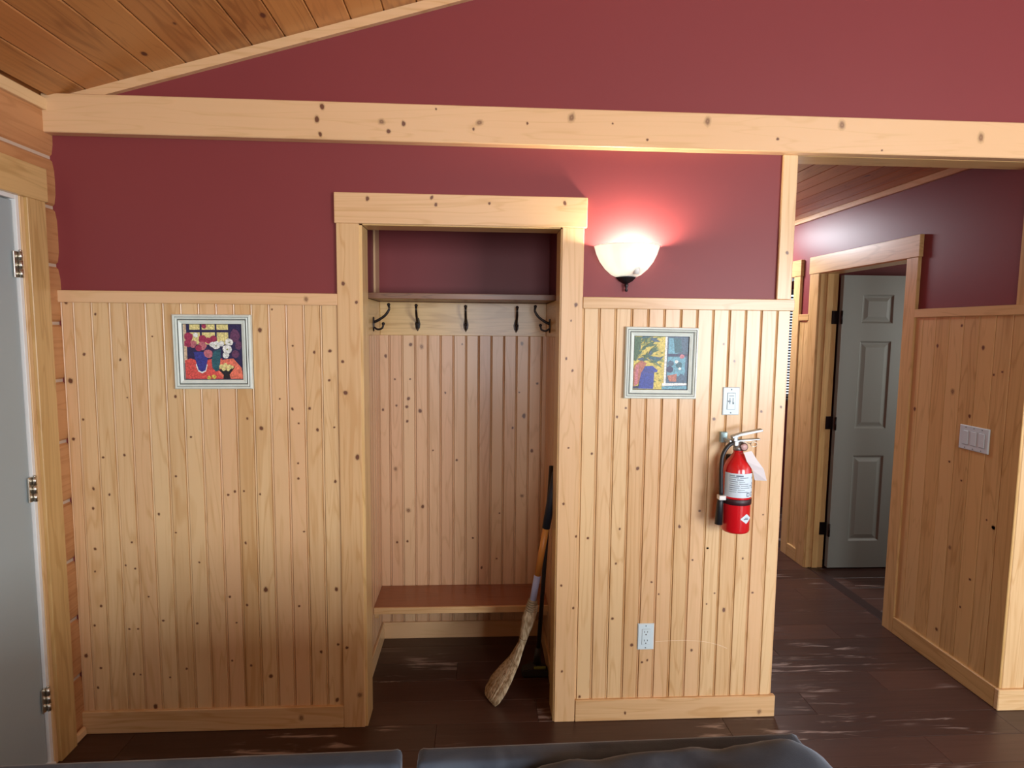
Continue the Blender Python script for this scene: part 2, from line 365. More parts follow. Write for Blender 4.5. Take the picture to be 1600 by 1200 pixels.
# main wall with the coat alcove and the hall opening
ZB = 2.36
bm = bmesh.new()
bm_box(bm, X0-.14, OL-.02, 0, TH, 0, ZB); bm_box(bm, OL-.02, OR+.02, 0, TH, OT+.02, ZB); bm_box(bm, OR+.02, HL, 0, TH, 0, ZB)
bm_box(bm, HR, X1, 0, TH, 0, ZB)
prism([(X0-.14, ZB), (X1, ZB), (X1, ceil_z(X1)+.02), (RIDGE_X, ceil_z(RIDGE_X)+.02), (X0-.14, ceil_z(X0)-.02)], 0, TH, bm)
wall_back = struct(link('wall_back', to_mesh(bm, 'wall_back'), BURG), 'burgundy painted wall with pine board wainscot')
PZ = pine('Z', 'Y'); PX = pine('X', 'Y')
RAILZ0, RAILZ1, BASEZ = 1.742, 1.7875, .0955
xe = -.558; edges = [-.553]
while xe-.0665 > -1.57: xe -= .0665; edges.append(xe)
edges.append(X0); edges = edges[::-1]
for a, b in zip(edges, edges[1:]):
    bead_board('board', a, b, .04, RAILZ0+.02, 0, PZ, wall_back, 'Y', pick(KN_WALL_L, a+.006, b-.002))
edges = [.411, .476, .542, .608, .675, .741, .809, .876, .942, 1.010, 1.077, 1.142, 1.208, HL]
for a, b in zip(edges, edges[1:]):
    bead_board('board', a, b, .04, RAILZ0+.02, 0, PZ, wall_back, 'Y', pick(KN_WALL_R, a+.006, b-.002))
# pale arc scratched into the boards beside the outlet
sc = [(.752, -.0103, .343), (.83, -.0103, .347), (.90, -.0103, .346), (.97, -.0103, .338), (1.03, -.0103, .322), (1.065, -.0103, .307)]
link('scratch', (lambda b: (tube('s', curve_pts(sc, 6), .0011, None, None, 5, bm=b), to_mesh(b, 'scratch'))[1])(bmesh.new()), plain('scratched_pine', (.80, .62, .42), .6), wall_back)
# stretch of wall to the right of the hall
board('board', HR-.002, HR+.10, -.012, 0, BASEZ, ZB, PZ, wall_back, .003)
edges = [HR+.10+k*.0665 for k in range(12)]
for a, b in zip(edges, edges[1:]): bead_board('board', a, b, .04, RAILZ0+.02, 0, PZ, wall_back)

def trim(n, label): return struct(empty('trim_%d' % n), label)
t = trim(1, 'pine chair rail capping the wainscot')
board('rail', X0, -.553, -.022, 0, RAILZ0, RAILZ1, PX, t, .002, KN_RAIL)
board('rail', .411, HL+.016, -.024, 0, RAILZ0, RAILZ1, PX, t, .002)
board('rail', HR+.1, 3.4, -.022, 0, RAILZ0, RAILZ1, PX, t, .002)
t = struct(empty('baseboard_back'), 'pine baseboard along the wainscot')
board('baseboard', X0, -.553, -.020, 0, 0, BASEZ, PX, t, .003, KN_BASE_L)
board('baseboard', .413, HL+.022, -.022, 0, 0, BASEZ, PX, t, .003, KN_BASE_R)
board('baseboard', HR-.024, 3.4, -.024, 0, 0, BASEZ, PX, t, .003)
# header beam across the wall and over the hall
t = trim(2, 'long knotty pine header beam across the burgundy wall')
board('beam', X0, X1, -.046, 0, HT, 2.4975, PX, t, .003, KN_BEAM)
board('soffit', HL, HR, 0, TH+.012, HT-.0005, HT+.03, pine('X', 'Z', 'amber'), t, .002)
board('header_back', HL, HR, TH, TH+.012, HT+.03, HC, pine('X', 'Y', 'amber'), t, .001)
# corner board beside the hall
t = trim(3, 'narrow pine corner board above the chair rail')
board('corner_board', 1.205, HL+.003, -.013, 0, RAILZ1, HT, PZ, t, .0025, [(1.238, 1.975, .0055)])
board('end_board', HL, HL+.012, .0, TH, 0, HT, pine('Z', 'X'), t, .002)
# sloping trim where the wall meets the ceiling
t = trim(4, 'pale pine strip under the sloping ceiling')
L = math.hypot(RIDGE_X-X0, SL*(RIDGE_X-X0)); bm = bmesh.new()
prism([(X0, ceil_z(X0)-.036), (RIDGE_X, ceil_z(RIDGE_X)-.036), (RIDGE_X, ceil_z(RIDGE_X)+.0), (X0, ceil_z(X0)+.0)], -.020, 0, bm)
link('strip', to_mesh(bm, 'strip'), PX, t); bm = bmesh.new()
prism([(RIDGE_X, ceil_z(RIDGE_X)-.036), (X1, ceil_z(X1)-.036), (X1, ceil_z(X1)), (RIDGE_X, ceil_z(RIDGE_X))], -.020, 0, bm)
link('strip', to_mesh(bm, 'strip'), PX, t)
board('strip', X0, X0+.020, YB, -.02, ceil_z(X0)-.045, ceil_z(X0)-.002, pine('Y', 'X'), t, .002)

# alcove casing
t = trim(5, 'flat pine casing around the coat alcove')
board('casing_leg', -.553, -.466, -.020, 0, 0, 2.057, PZ, t, .002, KN_CASING_L)
board('casing_leg', .324, .411, -.020, 0, 0, 2.057, PZ, t, .002, KN_CASING_R)
board('casing_head', -.559, .4215, -.022, 0, 2.057, 2.173, PX, t, .002, KN_HEAD)
PJ = pine('Z', 'X', 'amber')
board('jamb', OL-.019, OL, -.014, TH, 0, OT, PJ, t, .0015)
board('jamb', OR, OR+.019, -.014, TH+.004, 0, OT, PJ, t, .0015)
board('jamb_head', OL, OR, -.010, TH, OT-.0, OT+.019, pine('X', 'Z', 'amber'), t, .0015)
# alcove walls
bm = bmesh.new(); bm_box(bm, AL-.10, AR+.10, AY, AY+.08, 0, 2.44)
wab = struct(link('wall_alcove_back', to_mesh(bm, 'wall_alcove_back'), BURG), 'burgundy and pine wall at the back of the alcove')
RZ = pine('Z', 'Y', 'rose'); RZX = pine('Z', 'X', 'rose')
edges = [AL] + [-.531+.0655*k for k in range(1, 14)] + [AR]
for a, b in zip(edges, edges[1:]):
    bead_board('board', a, b, .05, 1.64, AY, RZ, wab, 'Y', pick(KN_ALCOVE, a+.005, b-.002))
bm = bmesh.new(); bm_box(bm, AL-.10, AL, TH, AY, 0, 2.44)
wal = struct(link('wall_alcove_left', to_mesh(bm, 'wall_alcove_left'), BURG), 'side wall of the alcove')
bm = bmesh.new(); bm_box(bm, AR, AR+.10, TH, AY, 0, 2.44)
war = struct(link('wall_alcove_right', to_mesh(bm, 'wall_alcove_right'), BURG), 'side wall of the alcove')
edges = [TH] + [AY-.01-.0655*k for k in range(8, -1, -1)]
for a, b in zip(edges, edges[1:]):
    bead_board('board', a, b, .05, 1.64, AL, RZX, wal, 'X', (), 1); bead_board('board', a, b, .05, 1.64, AR, RZX, war, 'X', (), -1)
board('side_rail', AL, AL+.014, TH+.02, AY, 1.621, 1.790, pine('Y', 'X', 'amber'), wal, .002)
board('side_rail', AR-.014, AR, TH+.02, AY, 1.621, 1.790, pine('Y', 'X', 'amber'), war, .002)
board('corner_strip', AL, AL+.010, .60, AY, 1.80, 2.44, pine('Z', 'X'), wal, .001)
bm = bmesh.new(); bm_box(bm, AL-.1, AR+.1, TH, AY+.08, 2.44, 2.47)
struct(link('ceiling_alcove', to_mesh(bm, 'ceiling_alcove'), BURG), 'dark top of the alcove')
t = struct(empty('baseboard_alcove'), 'pine baseboard inside the alcove')
board('baseboard', AL+.01, AR-.01, AY-.022, AY-.01, 0, .09, PX, t, .002)
board('baseboard', AL+.01, AL+.022, TH, AY-.022, 0, .09, pine('Y', 'X'), t, .002)
board('baseboard', AR-.022, AR-.01, TH, AY-.022, 0, .09, pine('Y', 'X'), t, .002)

# left wall of stacked squared logs with a door
wl = struct(empty('wall_left'), 'wall of stacked squared logs with white chinking')
JZ = [.0, .245, .487, .728, .968, 1.205, 1.443, 1.662, 1.880, 2.095, 2.278, 2.50]
DY0, DY1, DZ = -1.13, -.205, 2.085
LOG = pine('Y', 'X', 'log', True)
def log(ya, yb, za, zb):
    bm = bmesh.new(); c = (X0-.06, (ya+yb)/2, (za+zb)/2); h = (zb-za)/2; q = [(-.08, -h), (.049, -h), (.058, -h+.010), (.0635, -h+.045), (.0645, 0), (.0635, h-.045), (.058, h-.010), (.049, h), (-.08, h)]
    A = [bm.verts.new((x, ya-c[1], z)) for x, z in q]; B = [bm.verts.new((x, yb-c[1], z)) for x, z in q]
    bm.faces.new(A); bm.faces.new(B[::-1])
    for i in range(len(q)): j = (i+1) % len(q); bm.faces.new((A[i], B[i], B[j], A[j]))
    link('log', to_mesh(bm, 'log'), LOG, wl, c)
for a, b in zip(JZ, JZ[1:]):
    g = .0035
    if a < DZ-.1: log(DY1+.02, 0, a+g, b-g); log(YB, DY0-.02, a+g, b-g)
    else: log(YB, 0, a+g, b-g)
bm = bmesh.new(); bm_box(bm, X0-.14, X0-.009, DY1+.02, 0, 0, 2.5); bm_box(bm, X0-.14, X0-.009, YB, DY0-.02, 0, 2.5); bm_box(bm, X0-.14, X0-.009, DY0-.02, DY1+.02, DZ+.03, 2.5)
link('chinking', to_mesh(bm, 'chinking'), CHINK, wl)
t = trim(6, 'orange pine casing around the grey door')
CZ = pine('Z', 'X', 'amber', True)
board('casing_leg', X0, X0+.022, -.172, -.083, 0, 2.100, CZ, t, .002)
board('casing_leg', X0, X0+.022, -1.245, -1.157, 0, 2.100, CZ, t, .002)
board('casing_head', X0, X0+.024, -1.26, -.070, 2.100, 2.220, pine('Y', 'X', 'amber', True), t, .002)
board('jamb', X0-.12, X0+.010, -.190, -.172, 0, 2.100, pine('Z', 'X'), t, .001)
board('jamb', X0-.12, X0+.006, DY1, -.190, 0, 2.100, WHITE, t, .001)
board('jamb', X0-.12, X0+.010, -1.157, DY0, 0, 2.100, pine('Z', 'X'), t, .001)
board('jamb_head', X0-.12, X0+.006, DY0, DY1, DZ-.0, 2.100, WHITE, t, .001)
board('threshold', X0-.12, X0+.02, DY0, DY1+.01, 0, .022, WHITE, t, .004)
door_left = struct(empty('door_1'), 'flat grey painted door on nickel hinges')
board('slab', X0-.045, X0-.004, DY0+.004, DY1-.004, .026, DZ-.004, DOORLEFT, door_left, .002)
def hinge(z, parent, x, y, mat, dirx=1, h=.09):
    board('hinge_leaf', x-.004, x+.002, y-.022, y+.004, z-h/2, z+h/2, mat, parent, .001)
    for k in range(3):
        zz = z-h/2+h*k/3; lathe('hinge_knuckle', [(0, 0), (.0062, 0), (.0062, h/3-.0015), (0, h/3-.0015)], mat, parent, (x+.008, y, zz), 12)
    lathe('hinge_pin', [(0, 0), (.0045, 0), (.0052, .004), (0, .007)], mat, parent, (x+.008, y, z+h/2), 10)
for z in (1.863, 1.068, .273): hinge(z, door_left, X0+.004, DY1, STEEL)
lathe('knob', [(0, 0), (.028, 0), (.028, .006), (.012, .012), (.012, .035), (.026, .05), (.026, .062), (.012, .07), (0, .07)], STEEL, door_left, (X0-.004, DY0+.075, .95), 20, rot=(0, math.pi/2, 0))
t = struct(empty('baseboard_left'), 'low pine shoe strip at the foot of the log wall')
board('shoe', X0, X0+.022, -.083, -.02, 0, .040, pine('Y', 'X'), t, .008)

# sloping plank ceiling of the living room
bm = bmesh.new(); T = .06
prism([(X0-.14, ceil_z(X0)-.14*SL+.016), (RIDGE_X, ceil_z(RIDGE_X)+.016), (X1+.1, ceil_z(X1)-.1*SL+.016), (X1+.1, ceil_z(X1)-.1*SL+.076), (RIDGE_X, ceil_z(RIDGE_X)+.08), (X0-.14, ceil_z(X0)-.14*SL+.076)], YB-.1, TH, bm)
CP = pine('Y', 'Z', 'ceiling', True)
ceiling = struct(link('ceiling', to_mesh(bm, 'ceiling'), CP), 'sloping knotty pine plank ceiling')
ang = math.atan(SL); pw = .1215; cm = bmesh.new(); hw = pw/math.cos(ang)/2-.0012
bm_box(cm, -hw, hw, -1.7, 1.7, 0, .0145); bmesh.ops.bevel(cm, geom=[e for e in cm.edges if all(v.co.z < .001 for v in e.verts)], offset=.0035, segments=1, affect='EDGES')
cm = to_mesh(cm, 'plank'); cm.materials.append(CP)
k = 0
while X0+pw*(k+.5) < RIDGE_X-.06:
    x = X0+.022+pw*(k+.5)
    o = bpy.data.objects.new('plank', cm); COL.objects.link(o); o.location = (x, -1.7, ceil_z(x)); o.rotation_euler = (0, -ang, 0); attach(o, ceiling); k += 1

# walls behind the viewer, with their window openings
bm = bmesh.new()

for a, b in ((X0-.1, -.4), (.7, 2.3), (4.6, X1+.1)): bm_box(bm, a, b, YB-.1, YB, 0, 2.48)
for a, b in ((-.4, .7), (2.3, 4.6)): bm_box(bm, a, b, YB-.1, YB, 0, .8); bm_box(bm, a, b, YB-.1, YB, 2.3, 2.48)
prism([(X0-.1, 2.48), (X1+.1, 2.48), (RIDGE_X, ceil_z(RIDGE_X)+.02)], YB-.1, YB, bm)
struct(link('wall_front', to_mesh(bm, 'wall_front'), pine('X', 'Y', 'log', True)), 'log wall with two window openings')
bm = bmesh.new()
bm_box(bm, X1, X1+.1, YB, -3.95, 0, 2.5); bm_box(bm, X1, X1+.1, -1.25, 0, 0, 2.5); bm_box(bm, X1, X1+.1, -3.95, -1.25, 0, .8); bm_box(bm, X1, X1+.1, -3.95, -1.25, 2.2, 2.5)
struct(link('wall_right', to_mesh(bm, 'wall_right'), pine('Y', 'X', 'log', True)), 'log wall with a window opening')

# ---------------------------------------------------------------- hall
t = struct(empty('ceiling_hall'), 'flat pine plank ceiling of the hall')
bm = bmesh.new(); bm_box(bm, HL-.1, 4.1, TH, YE+.1, HC+.015, HC+.06); link('backing', to_mesh(bm, 'backing'), CP, t)
for k in range(9):
    a = HL+k*.118; b = min(a+.116, HR)
    if b > a+.02: board('plank', a, b, TH+.012, YE, HC, HC+.015, CP, t, .003)
D1a, D1b = .743, 1.575          # first doorway on the hall's right wall
D2a, D2b = 1.895, 2.66          # second doorway
DH = 2.057
bm = bmesh.new()
for ya, yb, za, zb in ((TH, D1a-.012, 0, HC+.02), (D1a-.012, D1b+.012, DH+.012, HC+.02), (D1b+.012, D2a-.012, 0, HC+.02), (D2a-.012, D2b+.012, DH+.012, HC+.02), (D2b+.012, YE, 0, HC+.02)):
    bm_box(bm, HR, HR+W2, ya, yb, za, zb)
wh = struct(link('wall_hall_right', to_mesh(bm, 'wall_hall_right'), BURG), 'burgundy hall wall with pine wainscot and two doorways')
HZ = pine('Z', 'X', 'amber')
ed = [.0]+[.075+.088*k for k in range(7)]+[D1a-.08]
for a, b in zip(ed, ed[1:]): board('board', HR-.010, HR, a+.0006, b-.0006, .05, RAILZ0+.02, HZ, wh, .0022, pick(KN_HALL, a+.004, b-.004), 'X')
for a, b in ((D1b+.115, D1b+.17), (D1b+.17, D2a-.09)): board('board', HR-.010, HR, a, b, .05, RAILZ0+.02, HZ, wh, .002)
bm = bmesh.new(); bm_box(bm, HL-.1, HL, TH, YE, 0, HC+.02)
struct(link('wall_hall_left', to_mesh(bm, 'wall_hall_left'), BURG), 'burgundy wall along the other side of the hall')
HY = pine('Y', 'X', 'amber')
t = trim(7, 'pine rail, baseboard and ceiling strip of the hall')
board('rail', HR-.022, HR, TH*0, D1a-.086, RAILZ0-.002, RAILZ1-.004, HY, t, .002)
board('rail', HR-.022, HR, D1b+.1, D2a-.09, RAILZ0-.002, RAILZ1-.004, HY, t, .002)
board('baseboard', HR-.022, HR, 0, D1a-.086, 0, BASEZ, HY, t, .003)
board('baseboard', HR-.022, HR, D1b+.1, D2a-.09, 0, BASEZ, HY, t, .003)
board('ceiling_strip', HR-.020, HR, TH+.012, YE, 2.432, HC, pine('Y', 'X'), t, .002)
board('corner_board', HR-.012, HR, -.010, .070, BASEZ, HT, HZ, t, .002)
def doorway(n, a, b, label, full=True):
    t = trim(n, label)
    board('casing_leg', HR-.020, HR, a-.086, a, 0, DH, HZ, t, .002)
    board('casing_leg', HR-.020, HR, b, b+.112 if full else b+.086, 0, DH, HZ, t, .002)
    board('casing_head', HR-.024, HR, a-.094, b+.118 if full else b+.09, DH, 2.173, HY, t, .002)
    JJ = pine('Z', 'Y', 'amber')
    board('jamb', HR-.008, HR+W2+.004, a-.014, a+.004, 0, DH, JJ, t, .001)
    board('jamb', HR-.008, HR+W2+.004, b-.004, b+.014, 0, DH, JJ, t, .001)
    board('jamb_head', HR-.008, HR+W2+.004, a, b, DH-.004, DH+.014, pine('Y', 'Z', 'amber'), t, .001)
    board('door_stop', HR+.035, HR+.075, b-.016, b-.004, 0, DH-.004, JJ, t, .001)
    board('door_stop', HR+.035, HR+.075, a+.004, a+.016, 0, DH-.004, JJ, t, .001)
    board('threshold', HR+.012, HR+.085, a, b, -.012, .003, DARKSTRIP, t, .002)
doorway(8, D1a, D1b, 'pine casing around the doorway of the open grey door')
doorway(9, D2a, D2b, 'pine casing of the farther hall doorway', False)
# rooms beyond
bm = bmesh.new()
bm_box(bm, HL-.1, 2.45, YE, YE+.12, 0, HC+.02); bm_box(bm, 3.35, 4.1, YE, YE+.12, 0, HC+.02)
bm_box(bm, 2.45, 3.35, YE, YE+.12, 0, 1.02); bm_box(bm, 2.45, 3.35, YE, YE+.12, 2.05, HC+.02)
struct(link('wall_end', to_mesh(bm, 'wall_end'), BURG), 'outer wall at the end of the hall')
bm = bmesh.new(); bm_box(bm, 4.0, 4.1, TH, YE, 0, HC+.02); struct(link('wall_rooms', to_mesh(bm, 'wall_rooms'), BURG), 'far wall of the rooms beyond')
bm = bmesh.new(); bm_box(bm, HR+W2, 4.0, 1.72, 1.80, 0, HC+.02); struct(link('wall_partition', to_mesh(bm, 'wall_partition'), BURG), 'partition between the rooms beyond')
win = struct(empty('window_1'), 'window at the end of the hall')
for a, b, c, d in ((2.45, 2.50, 1.02, 2.05), (3.30, 3.35, 1.02, 2.05), (2.50, 3.30, 1.02, 1.07), (2.50, 3.30, 2.0, 2.05)): board('window_frame', a, b, YE+.03, YE+.08, c, d, WHITE, win, .003)
gl = NT('window_glass'); gl.set(Base_Color=(1, 1, 1), Roughness=0.0, Transmission_Weight=1.0, IOR=1.02)
board('pane', 2.50, 3.30, YE+.05, YE+.056, 1.07, 2.0, gl.m, win, 0)
bl = tag(empty('window_blind', (2.9, YE-.03, 2.03)), 'dark venetian blind with narrow slats in the far room', 'blind')
SLAT = plain('blind_slat', (.10, .11, .12), .5)
board('headrail', 2.46, 3.34, YE-.05, YE-.015, 2.0, 2.04, SLAT, bl, .002)
sm = bmesh.new(); bm_box(sm, -.43, .43, -.012, .012, -.0012, .0012); sm = to_mesh(sm, 'slat'); sm.materials.append(SLAT)
for k in range(37):
    o = bpy.data.objects.new('slat', sm); COL.objects.link(o); o.location = (2.9, YE-.032, 1.055+k*.0255); o.rotation_euler = (math.radians(-38), 0, 0); attach(o, bl)
board('bottom_rail', 2.47, 3.33, YE-.045, YE-.02, 1.030, 1.042, SLAT, bl, .002)
# six-panel door standing open
d2 = struct(empty('door_2'), 'grey six-panel door standing open')
dx0, dx1, dy = 2.448, 3.262, 1.535
px = [(2.585, 2.805), (2.905, 3.125)]; pz = [(1.722, 1.915), (1.000, 1.602), (.205, .812)]
bm = bmesh.new()
for a, b in ((dx0, px[0][0]), (px[0][1], px[1][0]), (px[1][1], dx1)): bm_box(bm, a, b, dy, dy+.036, .012, 2.043)
for a, b in px:
    for za, zb in ((.012, pz[2][0]), (pz[2][1], pz[1][0]), (pz[1][1], pz[0][0]), (pz[0][1], 2.043)): bm_box(bm, a, b, dy, dy+.036, za, zb)
link('stiles_and_rails', to_mesh(bm, 'stiles'), DOORGREY, d2)
for a, b in px:
    for za, zb in pz:
        bm = bmesh.new(); rg = []
        for ins, yy in ((0, .0), (.012, .010), (.020, .010), (.044, .002)):
            rg.append([bm.verts.new((x, dy+yy, z)) for x, z in ((a+ins, za+ins), (b-ins, za+ins), (b-ins, zb-ins), (a+ins, zb-ins))])
        for i in range(3):
            for k in range(4): bm.faces.new((rg[i][k], rg[i][(k+1) % 4], rg[i+1][(k+1) % 4], rg[i+1][k]))
        bm.faces.new(rg[3]); bk = [bm.verts.new((x, dy+.036, z)) for x, z in ((a, za), (b, za), (b, zb), (a, zb))]
        for k in range(4): bm.faces.new((rg[0][k], bk[k], bk[(k+1) % 4], rg[0][(k+1) % 4]))
        bm.faces.new(bk[::-1]); link('panel', to_mesh(bm, 'panel'), DOORGREY, d2)
for z in (1.76, 1.035, .285):
    board('hinge', HR+W2-.035, HR+W2+.014, D1b-.012, D1b-.003, z-.045, z+.045, IRON, d2, .001)
    lathe('hinge_knuckle', [(0, -.045), (.007, -.045), (.007, .045), (0, .045)], IRON, d2, (HR+W2+.010, dy-.010+.0, z), 10)
lathe('knob', [(0, 0), (.026, 0), (.026, .006), (.011, .012), (.011, .034), (.025, .048), (.025, .06), (0, .066)], IRON, d2, (dx1-.07, dy, .95), 18, rot=(math.pi/2, 0, 0))
# flush ceiling lamp down the hall
hl = tag(empty('ceiling_lamp', (1.78, 2.30, HC)), 'round flush ceiling lamp in the hall', 'lamp')
lathe('lamp_base', [(0, 0), (.21, 0), (.21, -.02), (.0, -.02)], WHITE, hl, (1.78, 2.30, HC), 32)
em = NT('lamp_diffuser'); em.set(Base_Color=(.9, .93, 1.0), Emission_Color=(.88, .93, 1.0), Emission_Strength=105.0)
lathe('diffuser', [(.20, -.02), (.19, -.05), (.14, -.075), (.07, -.088), (0, -.092)], em.m, hl, (1.78, 2.30, HC), 32)

# ================================================================== THINGS
# ---------------------------------------------------------------- alcove fittings
BY = .445
b = tag(empty('boot_bench', (-.08, (BY+AY)/2, .29)), 'low reddish pine bench board across the coat alcove', 'bench')
board('bench_top', AL+.010, AR-.010, BY+.012, AY-.010, .262, .290, pine('X', 'Z', 'bench', True), b, .002)
board('front_edge', AL+.010, AR-.010, BY, BY+.012, .258, .290, PX, b, .002)
for xa, xb in ((AL+.010, AL+.03), (AR-.03, AR-.01)): board('cleat', xa, xb, BY+.03, AY-.01, .225, .262, pine('Y', 'X'), b, .001)
sh = tag(empty('hat_shelf', (-.08, .55, 1.80)), 'brown pine hat shelf above the coat hooks', 'shelf')
board('shelf_board', AL+.002, AR-.002, .415, AY-.002, 1.792, 1.816, pine('X', 'Z', 'shelf'), sh, .002)
board('front_lip', AL+.002, AR-.002, .405, .415, 1.792, 1.819, pine('X', 'Y', 'shelf'), sh, .002)
hb = tag(empty('hook_rail', (-.08, AY-.02, 1.70)), 'wide pine hook rail under the shelf', 'rail')
RX = pine('X', 'Y', 'amber')
board('back_rail', AL+.014, AR-.014, AY-.018, AY, 1.621, 1.790, RX, hb, .002)
def coat_hook(loc, rz, label):
    """hat-and-coat hook; local -Y points away from its wall"""
    o = tag(empty('coat_hook', (0, 0, 0)), label, 'hook', 'coat hooks in the alcove')
    # backplate: leaf outline
    bm = bmesh.new(); out = [(0, -.036), (.010, -.018), (.012, 0), (.009, .014), (.006, .026), (0, .030), (-.006, .026), (-.009, .014), (-.012, 0), (-.010, -.018)]
    A = [bm.verts.new((x, -.006, z)) for x, z in out]; B = [bm.verts.new((x*1.15, 0, z*1.08)) for x, z in out]
    bm.faces.new(A[::-1]); bm.faces.new(B)
    for i in range(len(out)): j = (i+1) % len(out); bm.faces.new((A[i], B[i], B[j], A[j]))
    link('backplate', to_mesh(bm, 'backplate'), IRON, o)
    tube('hat_arm', curve_pts([(0, -.004, .006), (0, -.028, .018), (0, -.058, .040), (0, -.076, .068), (0, -.074, .084)], 6), [.0068]*8+[.0062]*8+[.0056]*9, IRON, o, 10)
    tube('coat_arm', curve_pts([(0, -.004, -.018), (0, -.022, -.028), (0, -.042, -.022), (0, -.048, -.006)], 6), .0048, IRON, o, 10)
    def ball(n, p, r): lathe(n, [(0, -r), (r*.7, -r*.7), (r, 0), (r*.7, r*.7), (0, r)], IRON, o, p, 12)
    ball('hat_ball', (0, -.074, .090), .0085); ball('coat_ball', (0, -.048, -.001), .0085)
    for z in (.018, -.026): lathe('screw', [(0, .0), (.0035, .0), (.0025, .002), (0, .0025)], STEEL, o, (0, -.006, z), 8, rot=(math.pi/2, 0, 0))
    o.location = loc; o.rotation_euler = (0, 0, rz); return o
coat_hook((-.315, AY-.018, 1.680), 0, 'dark iron coat hook facing out, first on the back rail from the left side')
coat_hook((-.069, AY-.018, 1.678), 0, 'dark iron coat hook in the middle of the back rail')
coat_hook((.190, AY-.018, 1.676), 0, 'dark iron coat hook facing out, last on the back rail, toward the broom')
coat_hook((AL+.014, .50, 1.678), math.pi/2, 'dark iron coat hook seen in profile at the alcove opening, left end')
coat_hook((AR-.014, .52, 1.678), -math.pi/2, 'dark iron coat hook in shadow, half hidden behind the casing above the broom')

# ---------------------------------------------------------------- broom and mop in the alcove
BR = NT('broom_straw'); v = BR.n('ShaderNodeTexCoord').outputs['Object']
c = BR.mix(BR.step(BR.noise(BR.scaled(v, (1, 1, .25)), 120, 2), .35, .7), (.72, .60, .40), (.36, .24, .12)); BR.l(c, BR.b.inputs['Base Color']); BR.set(Roughness=.7)
br = tag(empty('broom', (.06, .13, 0)), 'corn broom with orange handle leaning in the alcove corner', 'broom')
pt = lambda a, b_, f: Vector(a).lerp(Vector(b_), f)
neck, top = Vector((.248, .176, .455)), Vector((.323, .130, .965))
h0 = neck; h1 = pt(neck, top, .22); h2 = pt(neck, top, .66); h3 = neck+(top-neck)*1.15
tube('sleeve', [h0-(h1-h0)*.35, h1], .0150, plain('lavender_sleeve', (.42, .47, .72), .5), br, 14)
tube('handle', [h1-(h1-h0)*.02, h2], .0145, plain('orange_handle', (.62, .24, .045), .45), br, 14)
tube('grip', [h2-(h1-h0)*.02, h2+(h3-h2)*.5, h3], [.0175, .0185, .0175], plain('black_grip', (.012, .014, .022), .6), br, 14)
for k in range(5):
    c_ = neck+(neck-top)*(.02+k*.020)
    tube('binding', [c_-(top-neck)*.009, c_, c_+(top-neck)*.009], [.0205+k*.0016, .0225+k*.0016, .0205+k*.0016], plain('binding_twine', (.32, .25, .16), .8), br, 14)
# straw head: lofted sections (centre, half width across, half thickness)
SEC = [((.250, .177, .430), .020, .020), ((.240, .179, .395), .027, .024), ((.226, .178, .355), .032, .025), ((.212, .174, .300), .022, .018), ((.198, .170, .250), .017, .013), ((.165, .161, .175), .034, .012), ((.125, .153, .115), .054, .013), ((.093, .146, .070), .064, .014), ((.066, .139, .025), .060, .014), ((.056, .136, .006), .048, .013)]
def sec_pt(i, f, ang, rr):
    (c0, w0, t0), (c1, w1, t1) = SEC[i], SEC[min(i+1, len(SEC)-1)]
    c_ = Vector(c0).lerp(Vector(c1), f); w_ = w0+(w1-w0)*f; t_ = t0+(t1-t0)*f
    ax = (Vector(SEC[min(i+1, len(SEC)-1)][0])-Vector(SEC[max(i-1, 0)][0])).normalized()
    side = Vector((.55, -.80, .10)); side = (side-ax*side.dot(ax)).normalized(); nrm = ax.cross(side)
    return c_+side*w_*rr*math.cos(ang)+nrm*t_*rr*math.sin(ang)
bm = bmesh.new(); rr_ = []
for i in range(len(SEC)):
    rr_.append([bm.verts.new(sec_pt(i, 0, 2*math.pi*k/20, .9)) for k in range(20)])
for i in range(len(SEC)-1):
    for k in range(20): bm.faces.new((rr_[i][k], rr_[i][(k+1) % 20], rr_[i+1][(k+1) % 20], rr_[i+1][k]))
bm.faces.new(rr_[0][::-1]); bm.faces.new(rr_[-1])
link('straw_core', to_mesh(bm, 'straw_core', True), BR.m, br)
bm = bmesh.new(); rng = random.Random(3)
for s in range(420):
    a = rng.uniform(0, 2*math.pi); q = math.sqrt(rng.uniform(.55, 1)); end = rng.uniform(.2, 1.0)
    P_ = [sec_pt(i, 0, a+rng.uniform(-.05, .05), q*rng.uniform(.95, 1.06)) for i in range(len(SEC)-1)] + [sec_pt(len(SEC)-2, end, a, q)]
    tube('s', P_, .0011, None, None, 3, bm=bm, cap=False)
o = link('straw', to_mesh(bm, 'straw'), BR.m, br); o['kind'] = 'stuff'
# stitching
for i, f in ((3, .6), (5, .1)):
    P_ = [sec_pt(i, f, 2*math.pi*k/16, 1.03) for k in range(17)]
    tube('stitching', P_, .0014, plain('stitch', (.30, .22, .12), .8), br, 5)
mp = tag(empty('mop', (.30, .33, 0)), 'dark mop pole with yellow-green head behind the broom', 'mop')
tube('pole', [(.291, .345, .09), (.318, .345, .58), (.341, .345, 1.02)], .0105, plain('pole_black', (.02, .018, .02), .4), mp, 12)
tube('socket', [(.287, .345, .05), (.291, .345, .13)], [.020, .014], plain('socket_black', (.02, .02, .02), .5), mp, 12)
bm = bmesh.new(); prism([(-.075, 0), (.055, 0), (.052, .028), (.0, .05), (-.07, .030)], -.03, .03, bm); bmesh.ops.bevel(bm, geom=bm.edges[:], offset=.005, segments=2, affect='EDGES')
link('mop_head', to_mesh(bm, 'mop_head'), plain('mop_grey', (.03, .03, .03), .7), mp, (.285, .335, .003))
